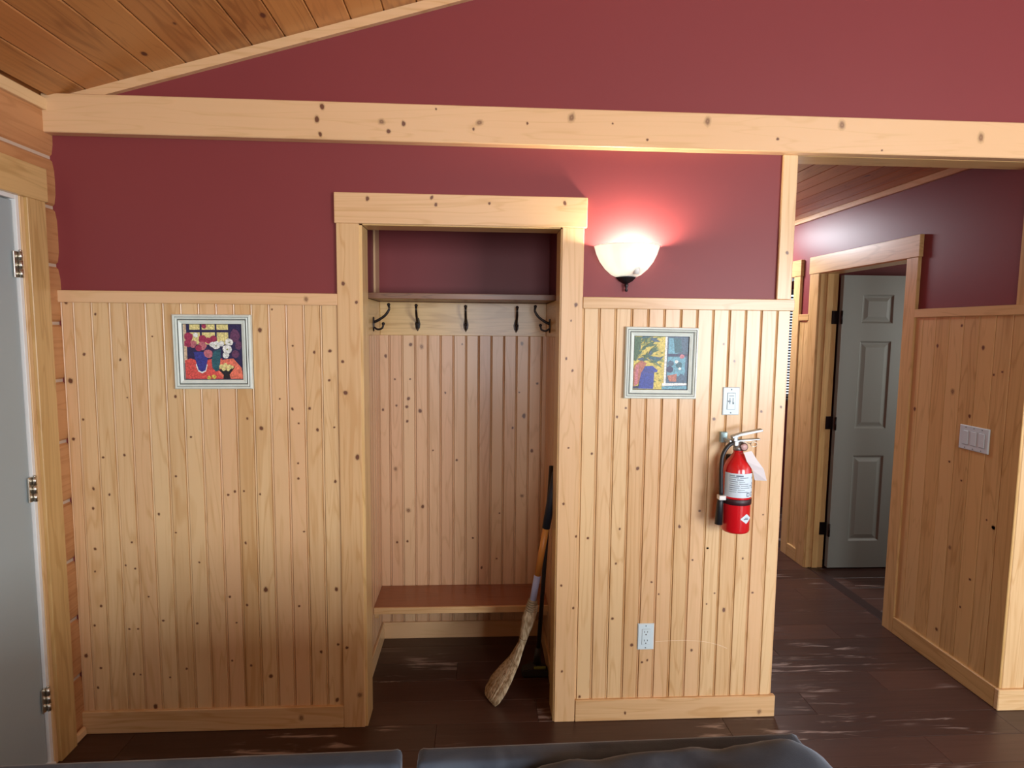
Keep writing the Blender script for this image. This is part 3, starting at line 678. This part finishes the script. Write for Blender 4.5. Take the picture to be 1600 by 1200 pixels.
board('edge_strip', .268, .325, .298, .306, .046, .058, plain('mop_yellow_green', (.22, .27, .06), .7), mp, .002)

# ---------------------------------------------------------------- framed pictures
FR = NT('silver_frame'); v = FR.n('ShaderNodeTexCoord').outputs['Object']
c = FR.mix(FR.noise(v, 40, 2), (.78, .86, .80), (.62, .69, .62)); FR.l(c, FR.b.inputs['Base Color']); FR.set(Roughness=.32, Metallic=.0)
FRD = plain('frame_groove', (.05, .05, .045), .5)
def brush(name, col):
    m = NT(name); v = m.n('ShaderNodeTexCoord').outputs['Object']; n_ = m.noise(v, 130, 3, 1.2)
    c = m.mix(m.step(n_, .3, .7), tuple(min(1, x*1.25+.01) for x in col), tuple(x*.65 for x in col)); m.l(c, m.b.inputs['Base Color']); m.set(Roughness=.4); return m.m
def srgb(r, g, b): return tuple((x/255)**2.2 for x in (r, g, b))
PAL = {k: brush('picture_'+k, srgb(*c)) for k, c in dict(navy=(38, 34, 78), cream=(222, 210, 140), red=(214, 84, 78), coral=(232, 120, 96), blue=(52, 58, 140), teal=(40, 92, 104), crimson=(160, 52, 84), plum=(98, 58, 92), white=(226, 230, 224), black=(26, 24, 34), yellow=(206, 186, 84), tan=(206, 180, 150), leaf=(62, 96, 62), olive=(128, 138, 70), terracotta=(176, 104, 82), sky=(96, 156, 176), slate=(62, 88, 112), royal=(40, 58, 150), rose=(190, 110, 120)).items()}
def circ(x, y, r, n=10, e=1.0, seed=0):
    g = random.Random(seed+int(x*1000)); return [(x+r*math.cos(2*math.pi*k/n)*g.uniform(.85, 1.12), y+r*e*math.sin(2*math.pi*k/n)*g.uniform(.85, 1.12)) for k in range(n)]
def rect(a, b, c, d): return [(a, c), (b, c), (b, d), (a, d)]
def picture(name, label, cx, cz, wd, ht, tilt, shapes, ground):
    o = tag(empty(name, (cx, -.010, cz)), label, 'picture', 'small framed pictures on the wainscot')
    hw_, hh = wd/2, ht/2
    # moulding: inset from the outer edge, height off the wall
    prof = [(0, .0), (0, .014), (.004, .019), (.008, .019), (.0095, .016), (.0110, .0175), (.0150, .0185), (.0185, .0135), (.0215, .0135), (.024, .0165), (.031, .0140), (.0335, .0120), (.0355, .0120), (.0375, .0095), (.0375, .004)]
    bm = bmesh.new(); rg = []
    for ins, h in prof:
        rg.append([bm.verts.new((sx*(hw_-ins), -h, sz*(hh-ins))) for sx, sz in ((-1, -1), (1, -1), (1, 1), (-1, 1))])
    for i in range(len(rg)-1):
        for k in range(4):
            f = bm.faces.new((rg[i][k], rg[i][(k+1) % 4], rg[i+1][(k+1) % 4], rg[i+1][k])); f.material_index = 1 if i in (4, 7, 12) else 0
    bm.faces.new(rg[0])
    fr = link('frame', to_mesh(bm, 'frame'), [FR.m, FRD], o, (cx, -.010, cz))
    bm = bmesh.new(); iw, ih = hw_-.036, hh-.036; mats = [PAL[ground]]
    def poly(pts, mi, d):
        f = bm.faces.new([bm.verts.new((-iw+2*iw*min(1, max(0, x)), -.0065-d, -ih+2*ih*min(1, max(0, y)))) for x, y in pts]); f.material_index = mi
        f.normal_update()
        if f.normal.y > 0: f.normal_flip()
    poly(rect(0, 1, 0, 1), 0, 0)
    for i, (colr, pts) in enumerate(shapes):
        if PAL[colr] not in mats: mats.append(PAL[colr])
        poly(pts, mats.index(PAL[colr]), .00004*(i+1))
    link('print', to_mesh(bm, 'print', recalc=False), mats, o, (cx, -.010, cz))
    o.rotation_euler = (0, tilt, 0)
    return o
def n1(x, y): return ((x-290)/635, (900-y)/600)
s1 = [('tan', rect(0, .055, .3, 1))]
for xa, xb in ((360, 470), (492, 632), (652, 775)):
    for ya, yb in ((305, 362), (390, 520)): s1.append(('cream', [n1(xa, ya), n1(xb, ya), n1(xb, yb), n1(xa, yb)]))
s1 += [('plum', [n1(x, y) for x, y in circ(845, 430, 55, e=1.3)]), ('plum', [n1(x, y) for x, y in circ(845, 625, 42)]), ('plum', [n1(x, y) for x, y in circ(880, 530, 35, e=1.5)])]
s1 += [('red', [n1(*p) for p in ((300, 690), (360, 670), (420, 690), (520, 690), (560, 680), (700, 670), (700, 890), (300, 890))]), ('coral', [n1(*p) for p in ((660, 690), (820, 670), (905, 770), (925, 890), (650, 890))]), ('red', [n1(*p) for p in ((520, 830), (640, 800), (700, 890), (500, 890))])]
s1 += [('navy', [n1(*p) for p in ((350, 560), (560, 560), (700, 560), (700, 660), (350, 670))])]
s1 += [('white', [n1(*p) for p in ((412, 740), (435, 810), (480, 832), (520, 810), (540, 740), (515, 700), (440, 700))]), ('blue', [n1(*p) for p in ((395, 600), (560, 600), (535, 720), (515, 800), (475, 815), (440, 795), (420, 720))]), ('teal', [n1(*p) for p in ((610, 590), (690, 570), (680, 700), (660, 800), (625, 812), (590, 770), (585, 690))])]
for i, (x, y, r) in enumerate(((350, 440, 48), (392, 515, 42), (335, 510, 40), (500, 462, 46), (490, 535, 48), (560, 480, 36), (612, 462, 40), (550, 620, 48), (450, 560, 36), (520, 325, 26))): s1.append((('crimson', 'rose')[i % 3 == 1], [n1(a, b) for a, b in circ(x, y, r)]))
for x, y, r in ((640, 530, 46), (600, 520, 30), (782, 495, 42), (758, 572, 50), (742, 635, 36), (700, 510, 30), (425, 420, 26)): s1.append(('white', [n1(a, b) for a, b in circ(x, y, r)]))
for x, y, r in ((640, 535, 9), (760, 572, 10), (782, 498, 8)): s1.append(('olive', [n1(a, b) for a, b in circ(x, y, r)]))
s1 += [('black', [n1(*p) for p in ((655, 790), (830, 770), (835, 745), (800, 810), (775, 845), (785, 890), (705, 890), (712, 850))])]
for x, y, r in ((690, 760, 26), (735, 745, 26), (780, 760, 26), (715, 785, 22), (760, 785, 22), (805, 765, 18)): s1.append(('cream', [n1(a, b) for a, b in circ(x, y, r)]))
for x, y, r in ((552, 878, 22), (605, 868, 24)): s1.append(('yellow', [n1(a, b) for a, b in circ(x, y, r)]))
picture('framed_picture', 'silver-framed picture of red and white flowers in vases before a window', -1.030, 1.5575, .295, .288, math.radians(-.4), s1, 'navy')
def n2(x, y): return ((x-290)/600, (925-y)/615)
g = random.Random(5); s2 = []
s2 += [('slate', [n2(*p) for p in ((640, 310), (890, 310), (890, 925), (640, 925))]), ('sky', [n2(*p) for p in ((670, 330), (780, 330), (770, 510), (670, 510))]), ('teal', [n2(*p) for p in ((720, 330), (800, 330), (830, 480), (740, 505))]), ('slate', [n2(*p) for p in ((800, 330), (860, 340), (865, 500), (820, 500))]), ('navy', [n2(*p) for p in ((660, 512), (880, 512), (880, 535), (660, 535))]), ('sky', [n2(*p) for p in ((665, 545), (860, 545), (850, 770), (665, 760))])]
for x, y, r, cc in ((700, 620, 34, 'slate'), (790, 640, 36, 'teal'), (830, 700, 34, 'sky'), (690, 690, 40, 'navy'), (820, 770, 30, 'slate'), (820, 540, 26, 'rose'), (760, 600, 20, 'white'), (800, 680, 16, 'white')): s2.append((cc, [n2(a, b) for a, b in circ(x, y, r)]))
s2 += [('terracotta', [n2(*p) for p in ((665, 760), (770, 740), (765, 830), (690, 830))]), ('white', [n2(*p) for p in ((632, 315), (655, 315), (650, 860), (628, 860))]), ('white', [n2(*p) for p in ((610, 850), (880, 845), (885, 870), (610, 880))]), ('sky', [n2(*p) for p in ((610, 885), (885, 880), (885, 912), (610, 920))])]
for i in range(44):
    x, y = g.uniform(290, 520)-(i % 3)*25, g.uniform(330, 620); a = g.uniform(-.6, 1.3); L_, w_ = g.uniform(80, 190), g.uniform(10, 24)
    q = [(x, y), (x+L_*.5*math.cos(a)-w_*math.sin(a), y-L_*.5*math.sin(a)-w_*math.cos(a)), (x+L_*math.cos(a), y-L_*math.sin(a)), (x+L_*.5*math.cos(a)+w_*math.sin(a), y-L_*.5*math.sin(a)+w_*math.cos(a))]
    s2.append((('leaf', 'olive', 'teal', 'leaf', 'slate')[i % 5], [n2(min(625, max(292, p)), max(315, r)) for p, r in q]))
for x, y in ((600, 500), (590, 630), (560, 740), (590, 820), (545, 520), (530, 830)): s2.append(('olive', [n2(a, b) for a, b in circ(x, y, 11)]))
s2 += [('leaf', [n2(*p) for p in ((295, 320), (370, 320), (350, 480), (320, 600), (295, 590))]), ('terracotta', [n2(*p) for p in ((310, 640), (380, 590), (435, 620), (400, 690), (350, 860), (300, 890), (292, 720))]), ('rose', [n2(*p) for p in ((320, 650), (350, 640), (340, 860), (310, 880))]), ('royal', [n2(*p) for p in ((350, 915), (375, 740), (420, 655), (500, 650), (555, 700), (552, 722), (520, 725), (515, 915))]), ('blue', [n2(*p) for p in ((380, 720), (520, 705), (520, 735), (385, 745))]), ('navy', [n2(*p) for p in ((292, 890), (350, 880), (350, 915), (292, 915))])]
picture('framed_picture', 'silver-framed picture of a blue jug and leafy pot by a window', .7345, 1.5265, .298, .289, math.radians(.35), s2, 'yellow')

# ---------------------------------------------------------------- electrical plates
def plate_mesh(wd, ht, d):
    bm = bmesh.new(); rg = []
    for ins, y in ((0, 0), (0, -d*.45), (.003, -d)): rg.append([bm.verts.new((sx*(wd/2-ins), y, sz*(ht/2-ins))) for sx, sz in ((-1, -1), (1, -1), (1, 1), (-1, 1))])
    for i in (0, 1):
        for k in range(4): bm.faces.new((rg[i][k], rg[i][(k+1) % 4], rg[i+1][(k+1) % 4], rg[i+1][k]))
    bm.faces.new(rg[2]); bm.faces.new(rg[0][::-1]); return to_mesh(bm, 'plate')
def bit(name, parent, base, x, z, wd, ht, y0, y1, mat, rot=None, bev=.0008):
    o = board(name, x-wd/2, x+wd/2, y1, y0, z-ht/2, z+ht/2, mat, None, bev); M = base @ Matrix.Translation(o.location)
    o.matrix_basis = M; attach(o, parent); return o
def screw(parent, base, x, z, y):
    o = lathe('screw', [(0, 0), (.0032, 0), (.0026, .0012), (0, .0014)], GREYMARK, None, (0, 0, 0), 10); o.matrix_basis = base @ Matrix.Translation((x, y, z)) @ Matrix.Rotation(math.pi/2, 4, 'X'); attach(o, parent)
sw = tag(empty('fan_switch', (1.033, -.010, 1.372)), 'white slide control plate above the fire extinguisher', 'switch')
Bm = Matrix.Translation((1.033, -.010, 1.372)); link('cover_plate', plate_mesh(.070, .1145, .006), PLATE, sw, (1.033, -.010, 1.372))
bit('bezel', sw, Bm, 0, 0, .036, .070, -.004, -.0066, GREYMARK); bit('insert', sw, Bm, 0, 0, .0325, .0665, -.004, -.0082, PLATE)
bit('slot', sw, Bm, -.006, .001, .0028, .026, -.008, -.0085, GREYMARK); bit('slot', sw, Bm, .0065, .001, .0028, .026, -.008, -.0085, GREYMARK)
bit('slider', sw, Bm, -.0085, .0, .009, .006, -.008, -.012, GREYMARK); bit('slider', sw, Bm, .0085, -.008, .005, .007, -.008, -.011, GREYMARK)
bit('print', sw, Bm, 0, .022, .020, .003, -.008, -.0084, GREYMARK, bev=0)
screw(sw, Bm, 0, .048, -.006); screw(sw, Bm, 0, -.048, -.006)
ou = tag(empty('wall_outlet', (.709, -.010, .3685)), 'white duplex outlet low on the boards beside the pale scratch', 'outlet')
Bm = Matrix.Translation((.709, -.010, .3685)); link('cover_plate', plate_mesh(.070, .1145, .006), PLATE, ou, (.709, -.010, .3685))
bit('bezel', ou, Bm, 0, 0, .036, .070, -.004, -.0064, GREYMARK); bit('insert', ou, Bm, 0, 0, .0335, .0675, -.004, -.0078, PLATE)
for z in (.019, -.019):
    bit('slot', ou, Bm, -.0063, z+.004, .0022, .008, -.007, -.0081, BLACKHOLE, bev=0); bit('slot', ou, Bm, .0063, z+.004, .0022, .007, -.007, -.0081, BLACKHOLE, bev=0)
    o = lathe('ground_hole', [(0, 0), (.0026, 0), (.0026, .0004), (0, .0004)], BLACKHOLE, None, (0, 0, 0), 10); o.matrix_basis = Bm @ Matrix.Translation((0, -.0078, z-.008)) @ Matrix.Rotation(math.pi/2, 4, 'X'); attach(o, ou)
screw(ou, Bm, 0, .048, -.006); screw(ou, Bm, 0, -.048, -.006)
lp = (HR-.010, .228, 1.170); tr_ = tag(empty('light_switch', lp), 'white three-gang rocker switch plate on the hall wainscot', 'switch')
Bm = Matrix.Translation(lp) @ Matrix.Rotation(-math.pi/2, 4, 'Z')
o = link('cover_plate', plate_mesh(.166, .1145, .006), PLATE, None); o.matrix_basis = Bm; attach(o, tr_)
for k in (-1, 0, 1):
    bit('bezel', tr_, Bm, k*.046, 0, .0355, .069, -.004, -.0064, GREYMARK); r_ = bit('rocker', tr_, Bm, k*.046, 0, .0330, .066, -.004, -.0085, PLATE, bev=.0015)
    screw(tr_, Bm, k*.046, .048, -.006); screw(tr_, Bm, k*.046, -.048, -.006)

# ---------------------------------------------------------------- fire extinguisher
EX, EY, EZ = 1.040, -.088, .852
RED = plain('extinguisher_red', (.62, .008, .014), .22, Coat_Weight=.6, Coat_Roughness=.08)
ALU = plain('brushed_aluminium', (.42, .44, .45), .42, .9)
RUB = plain('black_rubber', (.012, .013, .016), .45)
LAB = NT('label_paper'); LAB.set(Base_Color=(.66, .78, .86), Roughness=.4)
ex = tag(empty('fire_extinguisher', (EX, EY, EZ)), 'red fire extinguisher hung on the boards beside the hall', 'extinguisher')
R_ = .056
lathe('cylinder', [(0, .004), (R_-.010, .0), (R_-.003, .004), (R_, .012), (R_, .245), (R_-.004, .268), (R_-.014, .290), (R_-.028, .307), (.022, .317), (.019, .322), (.019, .332), (0, .332)], RED, ex, (EX, EY, EZ), 40)
def cyl_patch(name, a0, a1, z0, z1, r, mat, parent, n=14):
    bm = bmesh.new(); rows = [[bm.verts.new((r*math.sin(a0+(a1-a0)*k/n), -r*math.cos(a0+(a1-a0)*k/n), z)) for k in range(n+1)] for z in (z0, z1)]
    for k in range(n): bm.faces.new((rows[0][k], rows[0][k+1], rows[1][k+1], rows[1][k]))
    return link(name, to_mesh(bm, name, True, False), mat, parent, (EX, EY, EZ))
lb = cyl_patch('label', -1.35, 1.35, .150, .247, R_+.0006, LAB.m, ex, 24)
INK = plain('label_ink', (.10, .13, .20), .5); INKR = plain('label_red_ink', (.35, .05, .06), .5)
rng = random.Random(2); z = .240
for k in range(9):
    hgt = .0022 if k else .0045; n_ = rng.choice((2, 2, 3)); a = -.95
    for j in range(n_):
        a2 = a+rng.uniform(.35, .75)
        if a2 > 1.05: break
        cyl_patch('text_line', a, a2, z-hgt, z, R_+.0009, INK if (k+j) % 4 else GREYMARK, lb, 5); a = a2+.08
    z -= .0082
for a in (.30, .72): 
    cyl_patch('pictogram', a, a+.26, .155, .171, R_+.0009, INK, lb, 4); cyl_patch('pictogram', a+.05, a+.21, .158, .168, R_+.0011, LAB.m, lb, 4)
for z in (.186, .202, .224): cyl_patch('pictogram', .82, .94, z, z+.008, R_+.0009, INK, lb, 3)
lathe('strap', [(R_+.0004, .118), (R_+.0022, .120), (R_+.0022, .140), (R_+.0004, .142)], plain('strap_maroon', (.030, .006, .010), .45), ex, (EX, EY, EZ), 36)
bm = bmesh.new(); cols = []
for k in range(13):
    a = -.06+.90*k/12; hh_ = .019*(1-abs(a-.38)/.45)+.0015
    cols.append([bm.verts.new(((R_+.0009)*math.sin(a), -(R_+.0009)*math.cos(a), .065+s_*hh_)) for s_ in (-1, 1)])
for k in range(12): bm.faces.new((cols[k][0], cols[k+1][0], cols[k+1][1], cols[k][1]))
dm = link('diamond_badge', to_mesh(bm, 'badge', False, False), LAB.m, ex, (EX, EY, EZ))
for a, b, z0, z1 in ((.16, .56, .0620, .0652), (.24, .48, .0672, .0700)): cyl_patch('badge_mark', a, b, z0, z1, R_+.0016, INK, dm, 4)
VZ = EZ+.332
lathe('valve_collar', [(.0, 0), (.021, 0), (.021, .012), (.016, .016), (.016, .034), (0, .034)], ALU, ex, (EX, EY, VZ), 20)
board('valve_block', EX-.024, EX+.020, EY-.014, EY+.014, VZ+.016, VZ+.044, ALU, ex, .004)
def lever(name, p0, p1, wd, th, parent, lift=0):
    p0, p1 = Vector(p0), Vector(p1); d = p1-p0; bm = bmesh.new(); L_ = d.length
    prism([(0, 0), (L_*.3, lift), (L_, 0), (L_, th), (L_*.3, th+lift), (0, th)], -wd/2, wd/2, bm); bmesh.ops.bevel(bm, geom=bm.edges[:], offset=.0012, segments=1, affect='EDGES')
    o = link(name, to_mesh(bm, name), ALU, parent, p0, (0, -math.atan2(d.z, math.hypot(d.x, d.y)), math.atan2(d.y, d.x)))
lever('squeeze_lever', (EX-.030, EY-.002, VZ+.048), (EX+.086, EY-.016, VZ+.080), .030, .009, ex, .003)
lever('carry_handle', (EX-.020, EY-.002, VZ+.034), (EX+.078, EY-.012, VZ+.044), .024, .006, ex, .0)
board('lever_pivot', EX-.028, EX-.010, EY-.016, EY+.016, VZ+.036, VZ+.058, ALU, ex, .003)
g_ = lathe('pressure_gauge', [(0, 0), (.0155, 0), (.0165, .004), (.0165, .010), (.0140, .012), (0, .012)], plain('gauge_rim', (.20, .13, .12), .3, .8), ex, (EX+.012, EY-.014, VZ+.016), 22, rot=(math.pi/2, 0, 0))
lathe('gauge_face', [(0, .0122), (.0125, .0122), (.0125, .0126), (0, .0126)], plain('gauge_dial', (.62, .40, .38), .3), g_, (EX+.012, EY-.014, VZ+.016), 18, rot=(math.pi/2, 0, 0))
tube('pin_ring', [(EX+.052+.013*math.cos(t/12*2*math.pi), EY-.022, VZ+.027+.010*math.sin(t/12*2*math.pi)) for t in range(13)], .0015, STEEL, ex, 6, cap=False)
tube('pull_pin', [(EX+.040, EY-.022, VZ+.030), (EX-.002, EY-.018, VZ+.036)], .002, STEEL, ex, 8)
tube('hose', curve_pts([(EX-.018, EY, VZ+.028), (EX-.042, EY-.004, VZ+.018), (EX-.066, EY-.008, VZ-.020), (EX-.071, EY-.010, VZ-.080), (EX-.068, EY-.012, VZ-.180)], 8), .0080, RUB, ex, 12)
tube('nozzle', [(EX-.068, EY-.012, VZ-.185), (EX-.071, EY-.012, VZ-.215), (EX-.074, EY-.012, VZ-.300)], [.010, .013, .0155], RUB, ex, 14)
board('hose_clip', EX-.082, EX-.054, EY-.030, EY-.002, VZ-.198, VZ-.180, WHITE, ex, .002)
bm = bmesh.new(); q = [(0, 0), (.012, -.035), (.038, -.070), (.050, -.116)]; rows_ = []
for i, (x, z) in enumerate(q): rows_.append([bm.verts.new((x, -.006-.003*math.sin(i*1.3), z+(.004 if i == 3 else 0))), bm.verts.new((x+.030+.010*(i > 0), -.008-.005*i, z+.006))])
for i in range(3): bm.faces.new((rows_[i][0], rows_[i][1], rows_[i+1][1], rows_[i+1][0]))
tgm = to_mesh(bm, 'tag'); tg = link('inspection_tag', tgm, plain('tag_paper', (.78, .74, .76), .6), ex, (EX+.004, EY-R_*.62, VZ-.002))
md = tg.modifiers.new('thickness', 'SOLIDIFY'); md.thickness = .0006
board('wall_bracket', EX-.048, EX-.020, -.026, -.008, VZ+.018, VZ+.062, plain('bracket_zinc', (.42, .58, .60), .35, .6), ex, .002)
board('bracket_arm', EX-.038, EX-.026, EY, -.022, VZ+.026, VZ+.040, ALU, ex, .002)
board('bracket_backing', EX-.016, EX+.016, -.034, -.008, EZ+.10, EZ+.30, RUB, ex, .003)

# ---------------------------------------------------------------- wall sconce
SX, SZ = .585, 1.872
sc_ = tag(empty('wall_sconce', (SX, 0, SZ)), 'lit half-bowl frosted glass wall sconce with dark finial', 'lamp')
gm = NT('frosted_glass'); gm.t.nodes.remove(gm.b); outn = [n for n in gm.t.nodes if n.type == 'OUTPUT_MATERIAL'][0]
tr1 = gm.n('ShaderNodeBsdfTranslucent'); tr1.inputs[0].default_value = (.62, .68, .665, 1); df = gm.n('ShaderNodeBsdfDiffuse'); df.inputs[0].default_value = (.86, .92, .91, 1)
gs = gm.n('ShaderNodeBsdfGlossy'); gs.inputs['Roughness'].default_value = .25
mx = gm.n('ShaderNodeMixShader'); mx.inputs[0].default_value = .45; gm.l(tr1.outputs[0], mx.inputs[1]); gm.l(df.outputs[0], mx.inputs[2])
mx2 = gm.n('ShaderNodeMixShader'); mx2.inputs[0].default_value = .06; gm.l(mx.outputs[0], mx2.inputs[1]); gm.l(gs.outputs[0], mx2.inputs[2]); gm.l(mx2.outputs[0], outn.inputs[0])
prof = [(.040, -.004), (.060, .006), (.085, .028), (.106, .056), (.120, .085), (.1285, .112), (.1305, .1165), (.1275, .1165), (.1255, .112), (.117, .085), (.103, .056), (.082, .030), (.058, .010), (.040, .0)]
lathe('glass_shade', prof, gm.m, sc_, (SX, 0, SZ), 56, -math.pi, 0, flute=.006)
lathe('cap', [(.0, -.030), (.006, -.030), (.014, -.026), (.026, -.019), (.036, -.008), (.0405, .002), (.038, .004), (0, .004)], BRONZE, sc_, (SX, -.004, SZ), 40, -math.pi, 0, flute=.03)
lathe('finial', [(0, -.062), (.005, -.060), (.0065, -.055), (.004, -.049), (.0055, -.043), (.008, -.036), (.006, -.030), (0, -.028)], BRONZE, sc_, (SX, -.018, SZ), 16)
board('back_plate', SX-.026, SX+.026, -.006, 0, SZ-.016, SZ+.060, BRONZE, sc_, .002)
lathe('socket', [(0, .004), (.013, .004), (.013, .040), (0, .040)], WHITE, sc_, (SX+.026, -.064, SZ), 16)
bu = NT('bulb_glow'); bu.set(Base_Color=(1, .9, .75), Emission_Color=(1.0, .86, .68), Emission_Strength=950.0)
bulb = lathe('bulb', [(0, .110), (.010, .108), (.018, .101), (.0215, .090), (.019, .075), (.013, .057), (.012, .040), (0, .040)], bu.m, sc_, (SX+.026, -.064, SZ), 20)

# ---------------------------------------------------------------- sofa, seen over its back
VE = NT('blue_velvet'); v = VE.n('ShaderNodeTexCoord').outputs['Object']
n_ = VE.noise(v, 7, 3, .8); n2_ = VE.noise(v, 420, 2)
c = VE.mix(VE.step(n_, .35, .68), (.030, .042, .062), (.070, .095, .130)); VE.l(c, VE.b.inputs['Base Color'])
VE.set(Roughness=.85, Sheen_Weight=.55, Sheen_Roughness=.35, Sheen_Tint=(.62, .75, .90)); VE.bump(n2_, .35, .001)
so = tag(empty('sofa', (-.12, -1.75, 0)), 'slate-blue velvet sofa with two separate backs in the foreground', 'sofa')
ZT = .846
for xa, xb, sd in ((-.905, -.136, 1), (-.106, .655, 2)):
    o = board('back', xa, xb, -1.344, -1.292, .30, ZT, VE.m, so, .020, seg=4)
    for p in o.data.polygons: p.use_smooth = True
    soft_box('seat_cushion', xa, xb, -2.20, -1.44, .27, .47, VE.m, so, 7, 10, .006, sd+4)
o = soft_box('back_cushion', .06, .690, -1.60, -1.346, .45, .880, VE.m, so, 7, 30, .014, 9); o.rotation_euler = (0, math.radians(-4), 0)
soft_box('back_cushion', -.88, -.15, -1.62, -1.40, .42, .800, VE.m, so, 4.5, 22, .010, 12)
soft_box('arm', .665, .86, -2.22, -1.33, .10, .62, VE.m, so, 7, 12, .004, 3); soft_box('arm', -1.11, -.912, -2.22, -1.33, .10, .62, VE.m, so, 7, 12, .004, 5)
board('frame_base', -.91, .665, -2.18, -1.34, .07, .28, VE.m, so, .02)
for x in (-1.05, .80):
    for y in (-2.15, -1.40): lathe('foot', [(0, 0), (.022, 0), (.028, .10), (0, .10)], BRONZE, so, (x, y, 0), 14)
so.rotation_euler = (0, 0, math.radians(1.0))
